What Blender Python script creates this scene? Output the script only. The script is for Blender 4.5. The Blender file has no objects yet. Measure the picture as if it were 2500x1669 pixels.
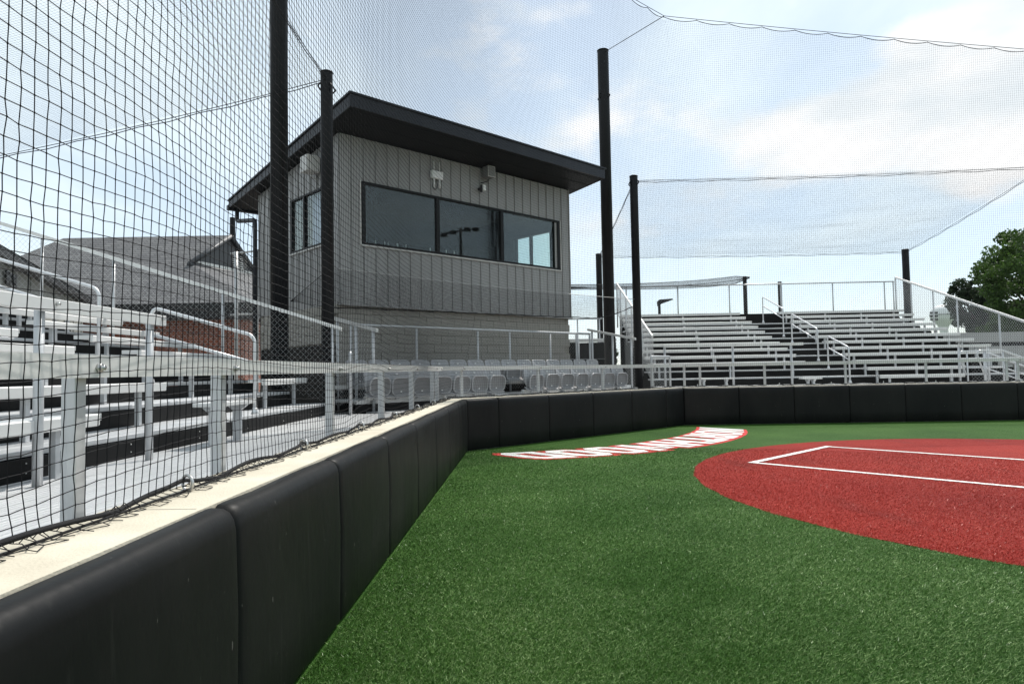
import bpy, bmesh, math, random
import numpy as np
from mathutils import Vector, Matrix
random.seed(7); rng = np.random.default_rng(7)
S = bpy.context.scene
COL = S.collection

# ------------------------------------------------------------------ camera, sky, sun, exposure
cam_d = bpy.data.cameras.new('camera'); cam = bpy.data.objects.new('camera', cam_d); COL.objects.link(cam)
cam_d.sensor_width = 36.0; cam_d.lens = 1649.84 / 2500 * 36; cam_d.clip_start = 0.05; cam_d.clip_end = 3000
rt = Vector((0.99984435, 0.00077515, -0.01762578)); up = Vector((0.01764282, -0.0439288, 0.99887887)); fw = Vector((0, 0.99903436, 0.04393564))
M = Matrix((rt, up, -fw)).transposed().to_4x4(); M.translation = Vector((0, 0, 1.3)); cam.matrix_world = M
S.camera = cam
SUN_DIR = Vector((0.30, 0.50, 0.90)).normalized()
sun_d = bpy.data.lights.new('sun', 'SUN'); sun_d.energy = 4.8; sun_d.angle = math.radians(0.8); sun_d.color = (1.0, 0.955, 0.89)
sun = bpy.data.objects.new('sun', sun_d); COL.objects.link(sun)
sun.rotation_euler = SUN_DIR.to_track_quat('Z', 'Y').to_euler()
S.view_settings.view_transform = 'Standard'; S.view_settings.look = 'None'
S.view_settings.exposure = 0.0; S.view_settings.gamma = 1.0; S.view_settings.use_curve_mapping = False

world = bpy.data.worlds.new('World'); S.world = world; world.use_nodes = True
wn = world.node_tree.nodes; wl = world.node_tree.links; wn.clear()
def WN(t, **k):
    n = wn.new(t)
    for a, b in k.items(): setattr(n, a, b)
    return n
def wmath(op, a, b=None, clamp=False):
    n = WN('ShaderNodeMath', operation=op); n.use_clamp = clamp
    for i, v in enumerate((a, b)):
        if v is None: continue
        if hasattr(v, 'links'): wl.new(v, n.inputs[i])
        else: n.inputs[i].default_value = v
    return n.outputs[0]
def wvec(op, a, b, out=0):
    n = WN('ShaderNodeVectorMath', operation=op)
    for i, v in enumerate((a, b)):
        if v is None: continue
        if hasattr(v, 'links'): wl.new(v, n.inputs[i])
        else: n.inputs[i].default_value = v
    return n.outputs[out]
def wsmooth(v, lo, hi):
    n = WN('ShaderNodeMapRange'); n.interpolation_type = 'SMOOTHSTEP'; n.clamp = True
    wl.new(v, n.inputs[0]); n.inputs[1].default_value = lo; n.inputs[2].default_value = hi; n.inputs[3].default_value = 0; n.inputs[4].default_value = 1
    return n.outputs[0]
def wnoise(vec, scale, detail=6, rough=0.55):
    n = WN('ShaderNodeTexNoise'); wl.new(vec, n.inputs['Vector']); n.inputs['Scale'].default_value = scale
    n.inputs['Detail'].default_value = detail; n.inputs['Roughness'].default_value = rough
    return n.outputs[0]
sky = WN('ShaderNodeTexSky'); sky.sky_type = 'NISHITA'; sky.sun_disc = False
sky.sun_elevation = math.asin(SUN_DIR.z); sky.sun_rotation = math.atan2(SUN_DIR.x, SUN_DIR.y)
sky.air_density = 1.0; sky.dust_density = 0.5; sky.ozone_density = 1.0; sky.altitude = 150
tc = WN('ShaderNodeTexCoord'); dirv = tc.outputs['Generated']
sep = WN('ShaderNodeSeparateXYZ'); wl.new(dirv, sep.inputs[0])
den = wmath('ADD', wmath('MAXIMUM', sep.outputs[2], 0.0), 0.16)
comb = WN('ShaderNodeCombineXYZ'); wl.new(wmath('DIVIDE', sep.outputs[0], den), comb.inputs[0]); wl.new(wmath('DIVIDE', sep.outputs[1], den), comb.inputs[1])
plane = comb.outputs[0]
# even high veil over the whole sky
veil = wsmooth(wnoise(wvec('MULTIPLY', wvec('ADD', plane, (3.1, 1.7, 0.4)), (1.0, 0.55, 1.0)), 0.9, 8, 0.55), 0.36, 0.64)
# cumulus: broken field over the whole sky, with the heaps the photograph shows
cn = wnoise(wvec('MULTIPLY', dirv, (1.0, 1.0, 1.9)), 5.2, 9, 0.58)
heap = None
for (px_, py_, rad, amp) in ((2330, 300, 0.20, 0.32), (2230, 130, 0.10, 0.22), (2480, 120, 0.16, 0.30), (2060, 340, 0.15, 0.22), (2470, 380, 0.15, 0.2),
                             (1700, 648, 0.06, 0.20), (1590, 330, 0.34, 0.12), (700, 500, 0.16, 0.14), (1490, 560, 0.10, 0.16)):
    v = (fw * 1649.84 + rt * (px_ - 1250) + up * (834.5 - py_)).normalized()
    dd = wvec('DISTANCE', wvec('MULTIPLY', dirv, (1, 1, 1.7)), (v.x, v.y, v.z * 1.7), 1)
    m = wmath('MULTIPLY', wsmooth(wmath('MULTIPLY', dd, -1.0), -rad, -rad * 0.15), amp)
    heap = m if heap is None else wmath('ADD', heap, m)
field = wmath('MULTIPLY', wsmooth(wnoise(wvec('ADD', dirv, (5, 2, 1)), 1.7, 2, 0.5), 0.52, 0.75), 0.12)
cden = wmath('ADD', wmath('ADD', cn, heap), field)
cmask = wsmooth(cden, 0.58, 0.82)
shade = wsmooth(wnoise(wvec('ADD', wvec('MULTIPLY', dirv, (1.0, 1.0, 2.2)), (0.0, 0.0, 0.16)), 4.6, 6, 0.5), 0.40, 0.66)
bg1 = WN('ShaderNodeBackground'); wl.new(sky.outputs[0], bg1.inputs[0]); bg1.inputs[1].default_value = 0.15
bgv = WN('ShaderNodeBackground'); bgv.inputs[0].default_value = (0.86, 0.965, 1.0, 1); bgv.inputs[1].default_value = 1.20
cmix = WN('ShaderNodeMixRGB'); wl.new(shade, cmix.inputs[0]); cmix.inputs[1].default_value = (1.0, 1.0, 1.0, 1); cmix.inputs[2].default_value = (0.76, 0.82, 0.855, 1)
bgc = WN('ShaderNodeBackground'); wl.new(cmix.outputs[0], bgc.inputs[0]); bgc.inputs[1].default_value = 1.18
mx1 = WN('ShaderNodeMixShader'); wl.new(wmath('ADD', wmath('MULTIPLY', veil, 0.42), 0.50), mx1.inputs[0]); wl.new(bg1.outputs[0], mx1.inputs[1]); wl.new(bgv.outputs[0], mx1.inputs[2])
mx2 = WN('ShaderNodeMixShader'); wl.new(wmath('MULTIPLY', cmask, 0.95), mx2.inputs[0]); wl.new(mx1.outputs[0], mx2.inputs[1]); wl.new(bgc.outputs[0], mx2.inputs[2])
wo = WN('ShaderNodeOutputWorld'); wl.new(mx2.outputs[0], wo.inputs[0])

# ------------------------------------------------------------------ the three runs of the backstop wall: local frames (s along, u back, z up)
FR = {'A': ((-0.98984, 0.0), (0.020738, 0.999785)), 'B': ((-0.757122, 11.219581), (0.731034, 0.682341)), 'C': ((3.937328, 15.601336), (0.999584, -0.028837)),
      'W': ((0.0, 0.0), (1.0, 0.0))}
LA, LB, TAN = 11.222, 6.4217, 0.4223
def fr(seg, s, u, z):
    (ox, oy), (dx, dy) = FR[seg]
    return Vector((ox + dx * s - dy * u, oy + dy * s + dx * u, z))
def ang(seg):
    dx, dy = FR[seg][1]; return math.atan2(dy, dx)

# ------------------------------------------------------------------ materials
MATS = {}
def mat(name, col, rough=0.5, metal=0.0, spec=0.5, var=None, vscale=8.0, bump=0.0, bscale=60.0, stretch=(1, 1, 1), coord='Object', trans=0.0, detail=4, emit=None, coat=0.0):
    if name in MATS: return MATS[name]
    m = bpy.data.materials.new(name); m.use_nodes = True; nt = m.node_tree; b = nt.nodes['Principled BSDF']
    b.inputs['Base Color'].default_value = (*col, 1); b.inputs['Roughness'].default_value = rough; b.inputs['Metallic'].default_value = metal
    b.inputs['Specular IOR Level'].default_value = spec; b.inputs['Transmission Weight'].default_value = trans; b.inputs['Coat Weight'].default_value = coat
    if var or bump:
        tcn = nt.nodes.new('ShaderNodeTexCoord'); mp = nt.nodes.new('ShaderNodeMapping'); mp.inputs['Scale'].default_value = stretch
        nt.links.new(tcn.outputs[coord], mp.inputs['Vector'])
    if var:
        n = nt.nodes.new('ShaderNodeTexNoise'); n.inputs['Scale'].default_value = vscale; n.inputs['Detail'].default_value = detail; n.inputs['Roughness'].default_value = 0.6
        nt.links.new(mp.outputs[0], n.inputs['Vector'])
        r = nt.nodes.new('ShaderNodeValToRGB'); r.color_ramp.elements[0].position = 0.32; r.color_ramp.elements[1].position = 0.7
        r.color_ramp.elements[0].color = (*col, 1); r.color_ramp.elements[1].color = (*var, 1)
        nt.links.new(n.outputs[0], r.inputs[0]); nt.links.new(r.outputs[0], b.inputs['Base Color'])
    if bump:
        n2 = nt.nodes.new('ShaderNodeTexNoise'); n2.inputs['Scale'].default_value = bscale; n2.inputs['Detail'].default_value = 5
        nt.links.new(mp.outputs[0], n2.inputs['Vector'])
        bp = nt.nodes.new('ShaderNodeBump'); bp.inputs['Strength'].default_value = bump; bp.inputs['Distance'].default_value = 0.01
        nt.links.new(n2.outputs[0], bp.inputs['Height']); nt.links.new(bp.outputs[0], b.inputs['Normal'])
    if emit: b.inputs['Emission Color'].default_value = (*emit[:3], 1); b.inputs['Emission Strength'].default_value = emit[3]
    MATS[name] = m; return m
def pad_mat():
    m = mat('black_vinyl_base', (0.0065, 0.0068, 0.0072), 0.42, spec=0.15, bump=0.30, bscale=7, stretch=(1.6, 1, 0.6)); nt = m.node_tree; b = nt.nodes['Principled BSDF']
    t = nt.nodes.new('ShaderNodeTexCoord')
    def ns(sc, st, lo, hi, det=4):
        mp = nt.nodes.new('ShaderNodeMapping'); mp.inputs['Scale'].default_value = st; nt.links.new(t.outputs['Object'], mp.inputs[0])
        n = nt.nodes.new('ShaderNodeTexNoise'); n.inputs['Scale'].default_value = sc; n.inputs['Detail'].default_value = det; nt.links.new(mp.outputs[0], n.inputs[0])
        r = nt.nodes.new('ShaderNodeMapRange'); r.inputs[1].default_value = lo; r.inputs[2].default_value = hi; nt.links.new(n.outputs[0], r.inputs[0]); return r.outputs[0]
    def mix(f, a, c):
        x = nt.nodes.new('ShaderNodeMixRGB'); nt.links.new(f, x.inputs[0])
        for i, v in ((1, a), (2, c)):
            if hasattr(v, 'links'): nt.links.new(v, x.inputs[i])
            else: x.inputs[i].default_value = (*v, 1)
        return x.outputs[0]
    col = mix(ns(1.6, (1, 1, .5), .35, .7), (0.006, 0.0063, 0.0066), (0.0125, 0.0125, 0.0118))      # dusty bloom
    col = mix(ns(9, (4, 4, .28), .62, .85), col, (0.022, 0.022, 0.020))                              # rubbed streaks
    col = mix(ns(38, (1.2, 1.2, .5), .73, .78, 2), col, (0.075, 0.073, 0.066))                       # small scuffs
    nt.links.new(col, b.inputs['Base Color']); nt.links.new(ns(3, (1, 1, .6), .2, 1.0), b.inputs['Roughness'])
    r = b.inputs['Roughness'].links[0].from_node; r.inputs[3].default_value = .40; r.inputs[4].default_value = .60
    return m
PAD = pad_mat()
CAPM = mat('buff_concrete', (0.61, 0.565, 0.455), 0.8, var=(0.47, 0.425, 0.335), vscale=3.2, bump=0.3, bscale=110, detail=9)
CONC = mat('grey_concrete', (0.36, 0.355, 0.34), 0.85, var=(0.30, 0.30, 0.29), vscale=1.5, bump=0.2, bscale=60)
ALU = mat('mill_aluminium', (0.58, 0.59, 0.60), 0.45, metal=0.4, var=(0.49, 0.50, 0.51), vscale=3, stretch=(0.4, 3, 3), bump=0.03, bscale=120)
ALUW = mat('anodised_aluminium', (0.72, 0.717, 0.70), 0.42, metal=0.2, var=(0.61, 0.607, 0.595), vscale=2, stretch=(0.3, 3, 3))
ALUD = mat('deck_aluminium', (0.60, 0.605, 0.605), 0.40, metal=0.45, var=(0.47, 0.475, 0.48), vscale=6, stretch=(0.12, 9, 1))
PIPE = mat('galvanised_pipe', (0.68, 0.69, 0.70), 0.36, metal=0.4, var=(0.60, 0.61, 0.62), vscale=12)
WIRE = mat('galvanised_wire', (0.50, 0.51, 0.51), 0.45, metal=0.5)
BLK = mat('black_riser_metal', (0.0075, 0.0075, 0.008), 0.5, spec=0.12, var=(0.011, 0.011, 0.011), vscale=5)
POLE = mat('black_powder_coat', (0.0085, 0.009, 0.0105), 0.42, spec=0.18, var=(0.012, 0.012, 0.0135), vscale=3, bump=0.03, bscale=200)
NET = mat('black_twine', (0.006, 0.006, 0.0075), 0.7, spec=0.2)
ROPE = mat('black_rope', (0.010, 0.010, 0.011), 0.75, spec=0.25, bump=0.4, bscale=300)
STEELC = mat('steel_cable', (0.42, 0.42, 0.41), 0.4, metal=0.7)
BOLT = mat('zinc_bolt', (0.50, 0.50, 0.49), 0.3, metal=0.8)
SIDING = mat('warm_grey_siding', (0.305, 0.302, 0.298), 0.5, var=(0.275, 0.273, 0.27), vscale=1.2, bump=0.02, bscale=80)
TRIMW = mat('pale_trim', (0.52, 0.51, 0.49), 0.5)
ROOFM = mat('charcoal_roof_metal', (0.017, 0.019, 0.025), 0.40, spec=0.25, var=(0.026, 0.028, 0.033), vscale=2)
SOFF = mat('black_soffit', (0.010, 0.0105, 0.011), 0.55, spec=0.15)
WFRAME = mat('black_window_frame', (0.007, 0.0075, 0.008), 0.4, spec=0.2)
BLOCK = mat('split_face_block', (0.315, 0.30, 0.27), 0.9, var=(0.255, 0.243, 0.22), vscale=4, bump=0.6, bscale=40)
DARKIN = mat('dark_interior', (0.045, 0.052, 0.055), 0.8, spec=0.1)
SEATM = mat('grey_seat_plastic', (0.37, 0.37, 0.375), 0.28, var=(0.34, 0.34, 0.345), vscale=5)
SEAT_SHADE = mat('seat_pan_shade', (0.19, 0.19, 0.193), 0.36, var=(0.17, 0.17, 0.173), vscale=5)  # darker copy of the seat grey: shading painted into the pan's dish
WHITE = mat('white_plate', (0.75, 0.75, 0.74), 0.4)
BLKPL = mat('black_plastic', (0.012, 0.012, 0.012), 0.4)
WHITEP = mat('white_turf_paint', (0.78, 0.77, 0.74), 0.8, var=(0.66, 0.65, 0.62), vscale=60, bump=0.5, bscale=200)
REDP = mat('red_turf_inlay', (0.62, 0.020, 0.018), 0.8, var=(0.50, 0.018, 0.016), vscale=90, bump=0.5, bscale=200)
SHIN = None

def glass(name, tint, rough=0.02):
    m = bpy.data.materials.new(name); m.use_nodes = True; nt = m.node_tree; nt.nodes.clear()
    o = nt.nodes.new('ShaderNodeOutputMaterial'); mx = nt.nodes.new('ShaderNodeMixShader'); t = nt.nodes.new('ShaderNodeBsdfTransparent'); g = nt.nodes.new('ShaderNodeBsdfGlossy')
    lw = nt.nodes.new('ShaderNodeLayerWeight'); lw.inputs[0].default_value = 0.5; pw_ = nt.nodes.new('ShaderNodeMath'); pw_.operation = 'POWER'; pw_.inputs[1].default_value = 4.0; nt.links.new(lw.outputs['Facing'], pw_.inputs[0])
    fz = nt.nodes.new('ShaderNodeMath'); fz.operation = 'MULTIPLY_ADD'; fz.inputs[1].default_value = 0.85; fz.inputs[2].default_value = 0.055; nt.links.new(pw_.outputs[0], fz.inputs[0])
    t.inputs[0].default_value = (*tint, 1); g.inputs['Roughness'].default_value = rough; g.inputs[0].default_value = (0.9, 0.95, 0.95, 1)
    nt.links.new(fz.outputs[0], mx.inputs[0]); nt.links.new(t.outputs[0], mx.inputs[1]); nt.links.new(g.outputs[0], mx.inputs[2]); nt.links.new(mx.outputs[0], o.inputs[0])
    return m
GLASS = glass('tinted_glass', (0.87, 0.925, 0.91))

# ------------------------------------------------------------------ object helpers
def link_mesh(name, verts, faces, m, parent=None, smooth=False):
    me = bpy.data.meshes.new(name); me.from_pydata([tuple(v) for v in verts], [], faces); me.update()
    if m: me.materials.append(m)
    if smooth: me.polygons.foreach_set('use_smooth', [True] * len(me.polygons))
    ob = bpy.data.objects.new(name, me); COL.objects.link(ob)
    if parent: ob.parent = parent
    return ob
def fast_mesh(name, V, F, m, parent=None, smooth=False):          # V (n,3), F (m,k) numpy
    me = bpy.data.meshes.new(name); V = np.ascontiguousarray(V, dtype=np.float32); F = np.ascontiguousarray(F, dtype=np.int32); k = F.shape[1]
    me.vertices.add(len(V)); me.vertices.foreach_set('co', V.ravel()); me.loops.add(F.size); me.loops.foreach_set('vertex_index', F.ravel())
    me.polygons.add(len(F)); me.polygons.foreach_set('loop_start', np.arange(0, F.size, k, dtype=np.int32)); me.polygons.foreach_set('loop_total', np.full(len(F), k, dtype=np.int32))
    if smooth: me.polygons.foreach_set('use_smooth', np.ones(len(F), dtype=bool))
    me.update(calc_edges=True); me.validate()
    if m: me.materials.append(m)
    ob = bpy.data.objects.new(name, me); COL.objects.link(ob)
    if parent: ob.parent = parent
    return ob
LABELS = {}
def tag(o, label, cat, group=None):
    o['label'] = label; o['category'] = cat
    if group: o['group'] = group
    return o
def struct(o): o['kind'] = 'structure'; return o
class Thing:
    """an Empty at the thing's base; parts are given in the frame (s, u, z) of a wall run"""
    def __init__(self, name, label, cat, seg='W', base=(0, 0, 0), group=None):
        self.seg = seg; self.b = Vector(base)
        self.e = bpy.data.objects.new(name, None); COL.objects.link(self.e); self.e.empty_display_size = 0.2
        self.e.location = fr(seg, *base); self.e.rotation_euler = (0, 0, ang(seg)); tag(self.e, label, cat, group)
    def loc(self, p): return Vector(p) - self.b
    def mesh(self, name, verts, faces, m, parent=None, smooth=False):
        return link_mesh(name, [self.loc(v) for v in verts], faces, m, parent or self.e, smooth)
    def box(self, name, s0, s1, u0, u1, z0, z1, m, bev=0.0, parent=None):
        bm = bmesh.new(); bmesh.ops.create_cube(bm, size=1.0)
        c = self.loc(((s0 + s1) / 2, (u0 + u1) / 2, (z0 + z1) / 2))
        for v in bm.verts: v.co = Vector((v.co.x * (s1 - s0), v.co.y * (u1 - u0), v.co.z * (z1 - z0))) + c
        if bev: bmesh.ops.bevel(bm, geom=bm.edges[:], offset=bev, segments=1, affect='EDGES')
        me = bpy.data.meshes.new(name); bm.to_mesh(me); bm.free(); me.materials.append(m)
        ob = bpy.data.objects.new(name, me); COL.objects.link(ob); ob.parent = parent or self.e
        return ob
    def tube(self, name, pts, r, m, n=10, parent=None, cap=True):
        V, F = tube_geo([self.loc(p) for p in pts], r, n, cap)
        return link_mesh(name, V, F, m, parent or self.e, True)
def tube_geo(pts, r, n=10, cap=True, off=0):
    pts = [Vector(p) for p in pts]; V = []; F = []; ref = None
    for i, p in enumerate(pts):
        t = ((pts[i + 1] if i + 1 < len(pts) else p) - (pts[i - 1] if i else p)).normalized()
        if ref is None: ref = Vector((0, 0, 1)) if abs(t.z) < 0.9 else Vector((1, 0, 0))
        a = t.cross(ref).normalized(); b = a.cross(t).normalized(); ref = b
        rr = r[i] if isinstance(r, (list, tuple)) else r
        for k in range(n):
            q = 2 * math.pi * k / n; V.append(p + (a * math.cos(q) + b * math.sin(q)) * rr)
    for i in range(len(pts) - 1):
        for k in range(n):
            k2 = (k + 1) % n; F.append((off + i * n + k, off + (i + 1) * n + k, off + (i + 1) * n + k2, off + i * n + k2))
    if cap: F.append(tuple(off + k for k in range(n))); F.append(tuple(off + (len(pts) - 1) * n + k for k in reversed(range(n))))
    return V, F
def bend(pts, r=0.09, k=5):
    """round the inner corners of a polyline"""
    pts = [Vector(p) for p in pts]; out = [pts[0]]
    for i in range(1, len(pts) - 1):
        a = (pts[i - 1] - pts[i]); b = (pts[i + 1] - pts[i]); q = min(r, a.length * 0.45, b.length * 0.45)
        p0 = pts[i] + a.normalized() * q; p1 = pts[i] + b.normalized() * q
        for j in range(k + 1):
            t = j / k; out.append(p0 * (1 - t) ** 2 + pts[i] * 2 * t * (1 - t) + p1 * t * t)
    out.append(pts[-1]); return out
def wires(segs, r, sides=3):
    """many straight thin wires -> vertices, faces (numpy)"""
    P0 = np.array([a for a, b in segs], float); P1 = np.array([b for a, b in segs], float)
    T = P1 - P0; L = np.linalg.norm(T, axis=1, keepdims=True); T = T / np.maximum(L, 1e-9)
    R = np.where(np.abs(T[:, 2:3]) < 0.9, np.array([[0, 0, 1.0]]), np.array([[1.0, 0, 0]]))
    A = np.cross(T, R); A /= np.linalg.norm(A, axis=1, keepdims=True); B = np.cross(A, T)
    ring = []
    for P in (P0, P1):
        for k in range(sides):
            q = 2 * math.pi * k / sides; ring.append(P + (A * math.cos(q) + B * math.sin(q)) * r)
    V = np.stack(ring, 1).reshape(-1, 3); n = len(P0); base = np.arange(n)[:, None] * (2 * sides)
    F = np.concatenate([base + np.array([[k, (k + 1) % sides, sides + (k + 1) % sides, sides + k]]) for k in range(sides)], 0)
    return V, F
def clip_line(p, d, poly):
    """parameters where the line p+t d lies in a convex polygon (ccw)"""
    t0, t1 = -1e9, 1e9
    for i in range(len(poly)):
        a = poly[i]; b = poly[(i + 1) % len(poly)]; nx, ny = -(b[1] - a[1]), b[0] - a[0]
        den = nx * d[0] + ny * d[1]; num = nx * (p[0] - a[0]) + ny * (p[1] - a[1])
        if abs(den) < 1e-12:
            if num < 0: return None
        else:
            t = -num / den
            if den > 0: t0 = max(t0, t)
            else: t1 = min(t1, t)
    return (t0, t1) if t1 - t0 > 1e-3 else None
def chain_link(th, poly, fn, pitch=0.075, r=0.0016, name='chain_link_mesh'):
    """diamond wire mesh filling a convex polygon (a, b); fn maps (a, b) to (s, u, z)"""
    area = sum(poly[i][0] * poly[(i + 1) % len(poly)][1] - poly[(i + 1) % len(poly)][0] * poly[i][1] for i in range(len(poly)))
    if area < 0: poly = poly[::-1]
    segs = []; xs = [p[0] for p in poly]; ys = [p[1] for p in poly]
    for sg in (1, -1):
        d = (math.sqrt(0.5), sg * math.sqrt(0.5)); lo = min(x - sg * y for x in xs for y in ys); hi = max(x - sg * y for x in xs for y in ys); c = lo
        while c < hi:
            q = clip_line((c, 0), d, poly)
            if q:
                a = (c + d[0] * q[0], d[1] * q[0]); b = (c + d[0] * q[1], d[1] * q[1])
                segs.append((th.loc(fn(*a)), th.loc(fn(*b))))
            c += pitch
    V, F = wires(segs, r)
    o = fast_mesh(name, V, F, WIRE, th.e); o['kind'] = 'stuff'
    return o

# ------------------------------------------------------------------ ground, turf and its markings
def turf_mat(name, dark, mid, light, scuff=None):
    m = bpy.data.materials.new(name); m.use_nodes = True; nt = m.node_tree; b = nt.nodes['Principled BSDF']
    t = nt.nodes.new('ShaderNodeTexCoord')
    def noise(sc, det, ro=0.6, stretch=None):
        n = nt.nodes.new('ShaderNodeTexNoise'); n.inputs['Scale'].default_value = sc; n.inputs['Detail'].default_value = det; n.inputs['Roughness'].default_value = ro
        nt.links.new(t.outputs['Object'], n.inputs['Vector']); return n.outputs[0]
    fine = noise(170, 3, 0.7); mid_n = noise(28, 4, 0.6); big = noise(0.55, 4, 0.5)
    def mth(op, a, b_):
        n = nt.nodes.new('ShaderNodeMath'); n.operation = op
        for i, v in enumerate((a, b_)):
            if hasattr(v, 'links'): nt.links.new(v, n.inputs[i])
            else: n.inputs[i].default_value = v
        return n.outputs[0]
    v = mth('ADD', mth('ADD', mth('MULTIPLY', fine, 0.55), mth('MULTIPLY', mid_n, 0.25)), mth('MULTIPLY', big, 0.26))
    r = nt.nodes.new('ShaderNodeValToRGB'); e = r.color_ramp.elements; e[0].position = 0.40; e[0].color = (*dark, 1); e[1].position = 0.72; e[1].color = (*light, 1)
    x = e.new(0.54); x.color = (*mid, 1)
    nt.links.new(v, r.inputs[0]); nt.links.new(r.outputs[0], b.inputs['Base Color']); b.inputs['Roughness'].default_value = 0.7; b.inputs['Specular IOR Level'].default_value = 0.12
    bp = nt.nodes.new('ShaderNodeBump'); bp.inputs['Strength'].default_value = 0.9; bp.inputs['Distance'].default_value = 0.02
    nt.links.new(fine, bp.inputs['Height']); nt.links.new(bp.outputs[0], b.inputs['Normal'])
    if scuff:
        mp = nt.nodes.new('ShaderNodeMapping'); mp.inputs['Scale'].default_value = (.9, .35, 1); mp.inputs['Rotation'].default_value = (0, 0, .78); nt.links.new(t.outputs['Object'], mp.inputs[0])
        sn = nt.nodes.new('ShaderNodeTexNoise'); sn.inputs['Scale'].default_value = 1.6; sn.inputs['Detail'].default_value = 6; nt.links.new(mp.outputs[0], sn.inputs[0])
        mr = nt.nodes.new('ShaderNodeMapRange'); mr.inputs[1].default_value = .56; mr.inputs[2].default_value = .74; mr.inputs[4].default_value = .6; nt.links.new(sn.outputs[0], mr.inputs[0])
        mxr = nt.nodes.new('ShaderNodeMixRGB'); nt.links.new(mr.outputs[0], mxr.inputs[0]); nt.links.new(r.outputs[0], mxr.inputs[1]); mxr.inputs[2].default_value = (*scuff, 1); nt.links.new(mxr.outputs[0], b.inputs['Base Color'])
    return m
GREEN = turf_mat('green_turf', (0.011, 0.046, 0.004), (0.038, 0.110, 0.012), (0.12, 0.215, 0.052))
RED = turf_mat('red_turf', (0.16, 0.008, 0.005), (0.31, 0.018, 0.011), (0.47, 0.055, 0.035), (0.14, 0.022, 0.018))
LAWN = mat('far_lawn', (0.05, 0.085, 0.03), 0.9, var=(0.07, 0.10, 0.04), vscale=0.1)
struct(link_mesh('ground', [(-900, -300, -0.06), (900, -300, -0.06), (900, 1500, -0.06), (-900, 1500, -0.06)], [(0, 1, 2, 3)], LAWN))
P = [fr('A', -30, 0.06, 0), fr('A', LA, 0.06, 0), fr('B', LB, 0.06, 0), fr('C', 45, 0.06, 0), Vector((49, -60, 0)), Vector((-1.6, -60, 0))]
struct(link_mesh('field_turf', P, [(5, 4, 3, 2, 1, 0)], GREEN))
Q = [fr('A', -30, 0.4, 0.56), fr('A', LA + 0.17, 0.4, 0.56), fr('B', LB + 0.17, 0.4, 0.56), fr('C', 45, 0.4, 0.56), Vector((60, 70, 0.56)), Vector((-60, 70, 0.56)), Vector((-60, -30, 0.56))]
struct(link_mesh('concourse', Q + [Vector((v.x, v.y, -0.05)) for v in Q], [(6, 5, 4, 3, 2, 1, 0)] + [(i, (i + 1) % 7, (i + 1) % 7 + 7, i + 7) for i in range(7)], CONC))
CC = fr('B', 2.80, -7.865, 0); CR = 4.556
ring = [(CC.x + (CR + 0.012 * math.sin(37 * a) + random.uniform(-0.012, 0.012)) * math.cos(a), CC.y + (CR + random.uniform(-0.012, 0.012)) * math.sin(a), 0.004) for a in [2 * math.pi * i / 360 for i in range(360)]]
struct(link_mesh('home_plate_circle', ring, [tuple(range(360))], RED))
def strip(name, s0, u0, s1, u1, w, z, m):
    """painted line with slightly ragged edges, in the frame of run B"""
    a = Vector((s0, u0)); b = Vector((s1, u1)); t = (b - a).normalized(); nrm = Vector((-t.y, t.x)); n = max(2, int((b - a).length / 0.03)); V = []; F = []
    for i in range(n + 1):
        p = a + (b - a) * (i / n)
        for sd in (-0.5, 0.5):
            q = p + nrm * (w * sd + random.uniform(-0.006, 0.006)); V.append(fr('B', q.x, q.y, z))
    for i in range(n): F.append((2 * i, 2 * i + 1, 2 * i + 3, 2 * i + 2))
    return struct(link_mesh(name, V, F, m))
strip('rear_box_line', 1.55, -4.16, 4.11, -4.16, 0.10, 0.012, WHITEP)
strip('side_box_line', 1.60, -4.20, 1.60, -9.2, 0.085, 0.010, WHITEP)
strip('side_box_line', 4.06, -4.20, 4.06, -9.2, 0.085, 0.010, WHITEP)
# block lettering behind the plate, read from the stands
def ring_letter(sq_left):
    o = [(0, .0 if sq_left else .22), (0, 1 if sq_left else .78), (.0 if sq_left else .24, 1), (.76, 1), (1, .78), (1, .22), (.76, 0), (.0 if sq_left else .24, 0)]
    i = [(.35, .24), (.35, .76), (.40, .81), (.60, .81), (.65, .76), (.65, .24), (.60, .19), (.40, .19)]
    if sq_left: i[0] = (.35, .19); i[1] = (.35, .81); i[2] = (.36, .81); i[7] = (.36, .19); o[0] = (0, 0.0); o[7] = (.02, 0); o[2] = (.02, 1)
    return [(o[k], o[(k + 1) % 8], i[(k + 1) % 8], i[k]) for k in range(8)]
def rect(x0, y0, x1, y1): return ((x0, y0), (x0, y1), (x1, y1), (x1, y0))
GL = {'N': [rect(0, 0, .35, 1), rect(.65, 0, 1, 1), ((.35, 1), (.65, .42), (.65, 0), (.35, .58))],
      'O': ring_letter(False), 'D': ring_letter(True),
      'T': [rect(0, .74, 1, 1), rect(.30, 0, .70, .74)],
      'H': [rect(0, 0, .34, 1), rect(.66, 0, 1, 1), rect(.34, .38, .66, .64)],
      'R': [rect(0, 0, .38, 1), rect(.38, .80, .80, 1), ((.80, 1), (1, .84), (1, .58), (.62, .58), (.62, .80), (.80, .80)), rect(.38, .36, 1, .58), ((.44, .36), (.84, .36), (1, 0), (.62, 0))],
      'W': [((0, 1), (.24, 1), (.36, 0), (.13, 0)), ((.36, 0), (.24, .0 + 1e-3), (.40, .80), (.50, .80)), ((.50, .80), (.60, .80), (.76, 1e-3), (.64, 0)), ((.76, 1), (1, 1), (.87, 0), (.64, 0))]}
GL['W'] = [((0, 1), (.22, 1), (.335, .02), (.13, .02)), ((.335, .02), (.285, .44), (.39, .86), (.50, .86)), ((.50, .86), (.61, .86), (.715, .44), (.665, .02)), ((.78, 1), (1, 1), (.87, .02), (.665, .02))]
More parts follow.
